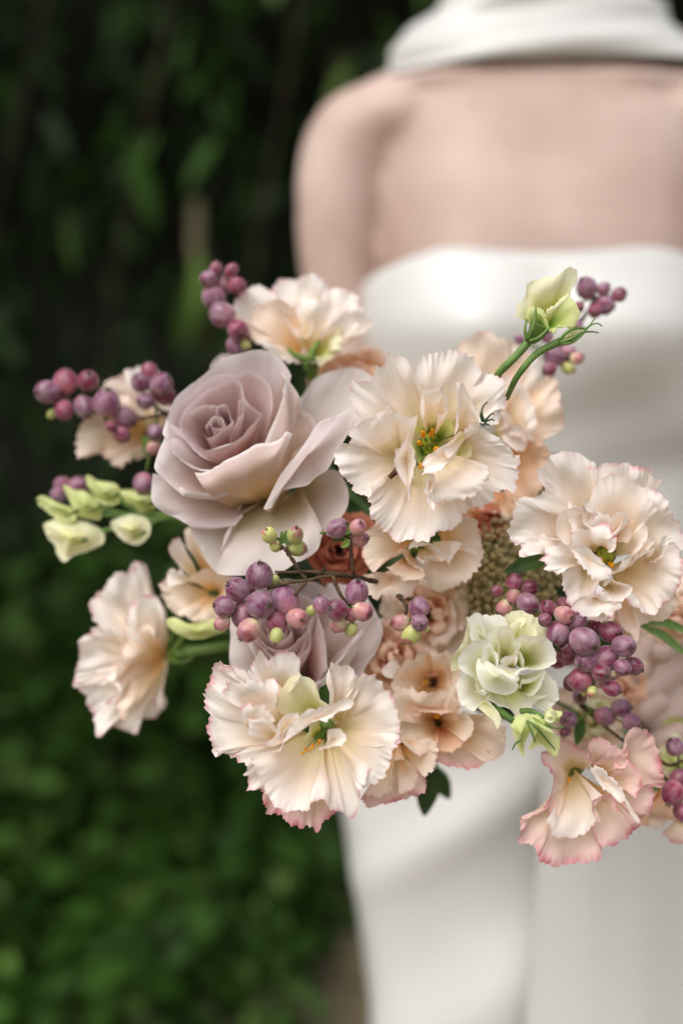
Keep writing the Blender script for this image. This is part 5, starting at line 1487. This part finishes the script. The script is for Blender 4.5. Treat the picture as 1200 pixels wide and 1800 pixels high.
tube('stem', pxs('931,596,0 922,608 908,624 890,642 876,657,-0.4 862,690,-2', D), 0.0022, 0.0017, STEM, bd, 8, 20)
bd = empty('lisianthus_bud', W(1000, 590, D)); tag(bd, 'small closed bud with thread like sepal tips on a thin stem, top right', 'bud', G_BUD)
petal(bd, D, '1002,590,0.65', '984,598 990,588 1000,581 1014,578 1024,580 1020,592 1010,602 996,605', 0.0, YELLOWBUD, closed=True, bw=0, cup=1.0, fringe=0, ruf=0.0003)
for q in ('982,600,0.3 995,584,0.6 1012,577,0.5 1030,577,0.2 1040,566,0.1 1047,556,0', '984,602,0.5 1000,603,0.8 1018,592,0.7 1034,574,0.3 1048,568,0.1 1057,573,0', '984,602,0.5 1002,596,0.9 1022,585,0.6 1040,583,0.2 1051,585,0'):
    tube('sepal', pxs(q, D), 0.001, 0.0003, STEM, bd, 6, 14)
tube('stem', pxs('986,599,0.2 968,608 945,620 925,640 906,666,-0.3 890,700,-2', D), 0.002, 0.0014, STEM, bd, 8, 20)
bd = empty('lisianthus_bud', W(925, 1290, 0.478)); tag(bd, 'pale green buds hanging under the greenish white bloom', 'bud', G_BUD)
D = 0.478
petal(bd, D, '915,1290,1.0', '899,1278 902,1262 915,1256 930,1255 935,1270 932,1290 922,1310 920,1328 909,1316 905,1300', 0.2, GREENBUD, closed=True, bw=0, fringe=0.0003, ruf=0.0006)
petal(bd, D, '945,1285,1.0', '925,1262 940,1258 955,1267 970,1285 984,1299 976,1328 962,1318 948,1308 930,1318 935,1290', 0.1, GREENBUD, closed=True, bw=0, fringe=0.0003, ruf=0.0009)
petal(bd, D, '940,1262', '932,1262 945,1275 962,1285 978,1292', 1.0, GREENBUD, b=0.6, ruf=0.0008)
petal(bd, D, '968,1262,0.9', '949,1258 957,1247 968,1242 986,1250 988,1262 977,1279 958,1279 950,1270', 0.1, GREENBUD, closed=True, bw=0, fringe=0.0004, ruf=0.0014, wl=0.006)
petal(bd, D, '967,1260,1.1', '957,1256 966,1250 976,1254 980,1264 970,1270 960,1266', 0.7, YELLOWBUD, closed=True, bw=0, fringe=0.0004, ruf=0.001, wl=0.005)
for q in ('958,1272,0.9 970,1279,0.8 984,1280,0.5 990,1276,0.3', '915,1300,0.9 905,1308,0.6 900,1318,0.3', '930,1268,1.2 945,1282,1.3 960,1300,1.0 975,1318,0.5', '925,1266,1.2 935,1290,1.3 940,1305,1.0'):
    tube('sepal', pxs(q, D), 0.0007, 0.0003, STEM, bd, 6, 10)
tube('stem', pxs('903,1268,0.2 885,1255,-0.3 872,1245,-1.0 865,1230,-2.5', D), 0.0017, 0.002, STEM, bd, 8, 12)
tube('twig', pxs('955,1262,0.2 935,1250,-0.3 915,1250,-0.8', D), 0.0012, 0.0014, STEM, bd, 6, 10)

D = 0.572
for lab, cl, mt, sp in (
        ('pale yellow opening bud at the far left end of its cluster', '125,945,1.2', YELLOWBUD, '77,923 90,914 103,911 125,914 150,918 172,927 184,940 180,957 152,969 130,978 113,988 101,975 97,958 84,944'),
        ('pointed green bud left of its cluster', '110,895,1.0', GREENBUD, '70,879 88,879 105,885 123,893 133,910 114,914 95,900'),
        ('fat green bud in the middle of the left cluster', '150,888,1.3', GREENBUD, '112,853 130,860 150,863 168,878 181,897 175,914 150,911 130,898 122,880'),
        ('upper green bud of the left cluster', '183,865,1.1', GREENBUD, '152,836 165,843 180,847 195,850 208,858 211,884 192,891 172,880 160,862'),
        ('green bud touching the left side of the mauve rose', '243,880,1.1', GREENBUD, '208,863 228,861 247,862 272,867 275,890 254,901 238,896 222,886'),
        ('yellow green bud hanging under the left cluster', '230,932,1.2', YELLOWBUD, '196,920 212,911 227,906 245,908 258,914 262,933 252,948 240,956 222,950 210,940')):
    bd = empty('lisianthus_bud', W(*pts(cl)[0][:2], D)); tag(bd, lab, 'bud', G_BUD)
    petal(bd, D, cl, sp, 0.0, mt, closed=True, bw=0, fringe=0.0002, ruf=0.0012)
    c0 = pts(cl)[0]
    petal(bd, D, f'{c0[0]},{c0[1]},-1.0', sp, -0.1, mt, closed=True, bw=0, fringe=0.0002, ruf=0.0008, name='back_petal')
    tube('stem', pxs(f'{c0[0]+15},{c0[1]},-0.2 {c0[0]*0.5+140},{c0[1]*0.45+503},-0.3 300,908,-0.6 345,925,-1.5 420,950,-4', D), 0.0016, 0.0018, STEM, bd, 7, 18)
    tube('sepal', pxs(f'{c0[0]+26},{c0[1]+3},0.5 {c0[0]+16},{c0[1]+8},1.0 {c0[0]+4},{c0[1]+12},1.1', D), 0.0012, 0.0004, SEPAL, bd, 6, 10)

# ---------------------------------------------------------------- loose leaves
def leaf_thing(label, P, width, mat, stem=True, D=0.5):
    q = pxs(P, D)
    o = empty('leaf_sprig', q[0]); tag(o, label, 'leaf', 'loose green leaves in the bouquet')
    leaf_strip('leaf', o, q, width, mat)
    if stem: stem_to_hand(o, q[0], None, 0.0012, STEM)
    return o


leaf_thing('lower narrow green leaf slanting in front of the hand at the right edge', '1204,1150 1160,1115 1118,1098', 0.0045, STEM, False, 0.53)
o = leaf_thing('upper narrow green leaf under the ruffled cream bloom at the right edge', '1210,1112 1165,1094 1118,1097', 0.0045, STEM, False, 0.532)
leaf_thing('green stem leaf crossing the khaki flower head', '968,978 925,990 885,1006', 0.008, LEAF, True, 0.515)
leaf_thing('short green leaf in the gap above the big white bloom', '560,1232 575,1222 592,1200', 0.010, LEAF, True, 0.50)
leaf_thing('dark green leaf hanging below the bouquet against the skirt', '770,1350 752,1385 745,1435', 0.013, LEAFDARK, True, 0.58)
leaf_thing('small green leaf beside the dark one below the bouquet', '770,1350 775,1375 790,1405', 0.010, LEAF, True, 0.60)
leaf_thing('green leaf below the small dusky berries', '1015,1255 1018,1280 1012,1310', 0.006, LEAF, True, 0.54)
leaf_thing('yellow green leaf at the right edge under the hand', '1205,1270 1175,1285 1150,1310', 0.014, YELLOWBUD, True, 0.62)

# greenery added behind the blooms so the gaps look dark
gr = empty('greenery', W(760, 1020, 0.60)); tag(gr, 'dark green leaves added behind the blooms to darken the gaps', 'foliage')
r = np.random.default_rng(61)
for k in range(90):
    a = r.uniform(0, 6.28); q = math.sqrt(r.uniform(0, 1))
    px = 730 + 270 * q * math.cos(a); py = 1000 + 215 * q * math.sin(a)
    d = 0.60 + r.uniform(-0.012, 0.03) - 0.01 * (1 - q)
    b = W(px, py, d); t = r.uniform(0, 6.28); L = r.uniform(0.03, 0.055)
    dr = np.array([math.cos(t), r.uniform(-0.35, 0.25), math.sin(t)])
    # leaves stay inside the outline of the blooms
    tip = b + dr * L
    tx = tip[0] / (K * tip[1]) + 600; ty = 900 - (tip[2] - CAMZ) / (K * tip[1])
    if ((tx - 745) / 350) ** 2 + ((ty - 1010) / 300) ** 2 > 1: tip = b - (tip - b) * np.array([1, -1, 1])
    leaf_strip('leaf', gr, [b, (b + tip) / 2 + np.array([0, -0.004, 0.003]), tip], r.uniform(0.014, 0.024), LEAFDARK if k % 3 else LEAF, seed=k)
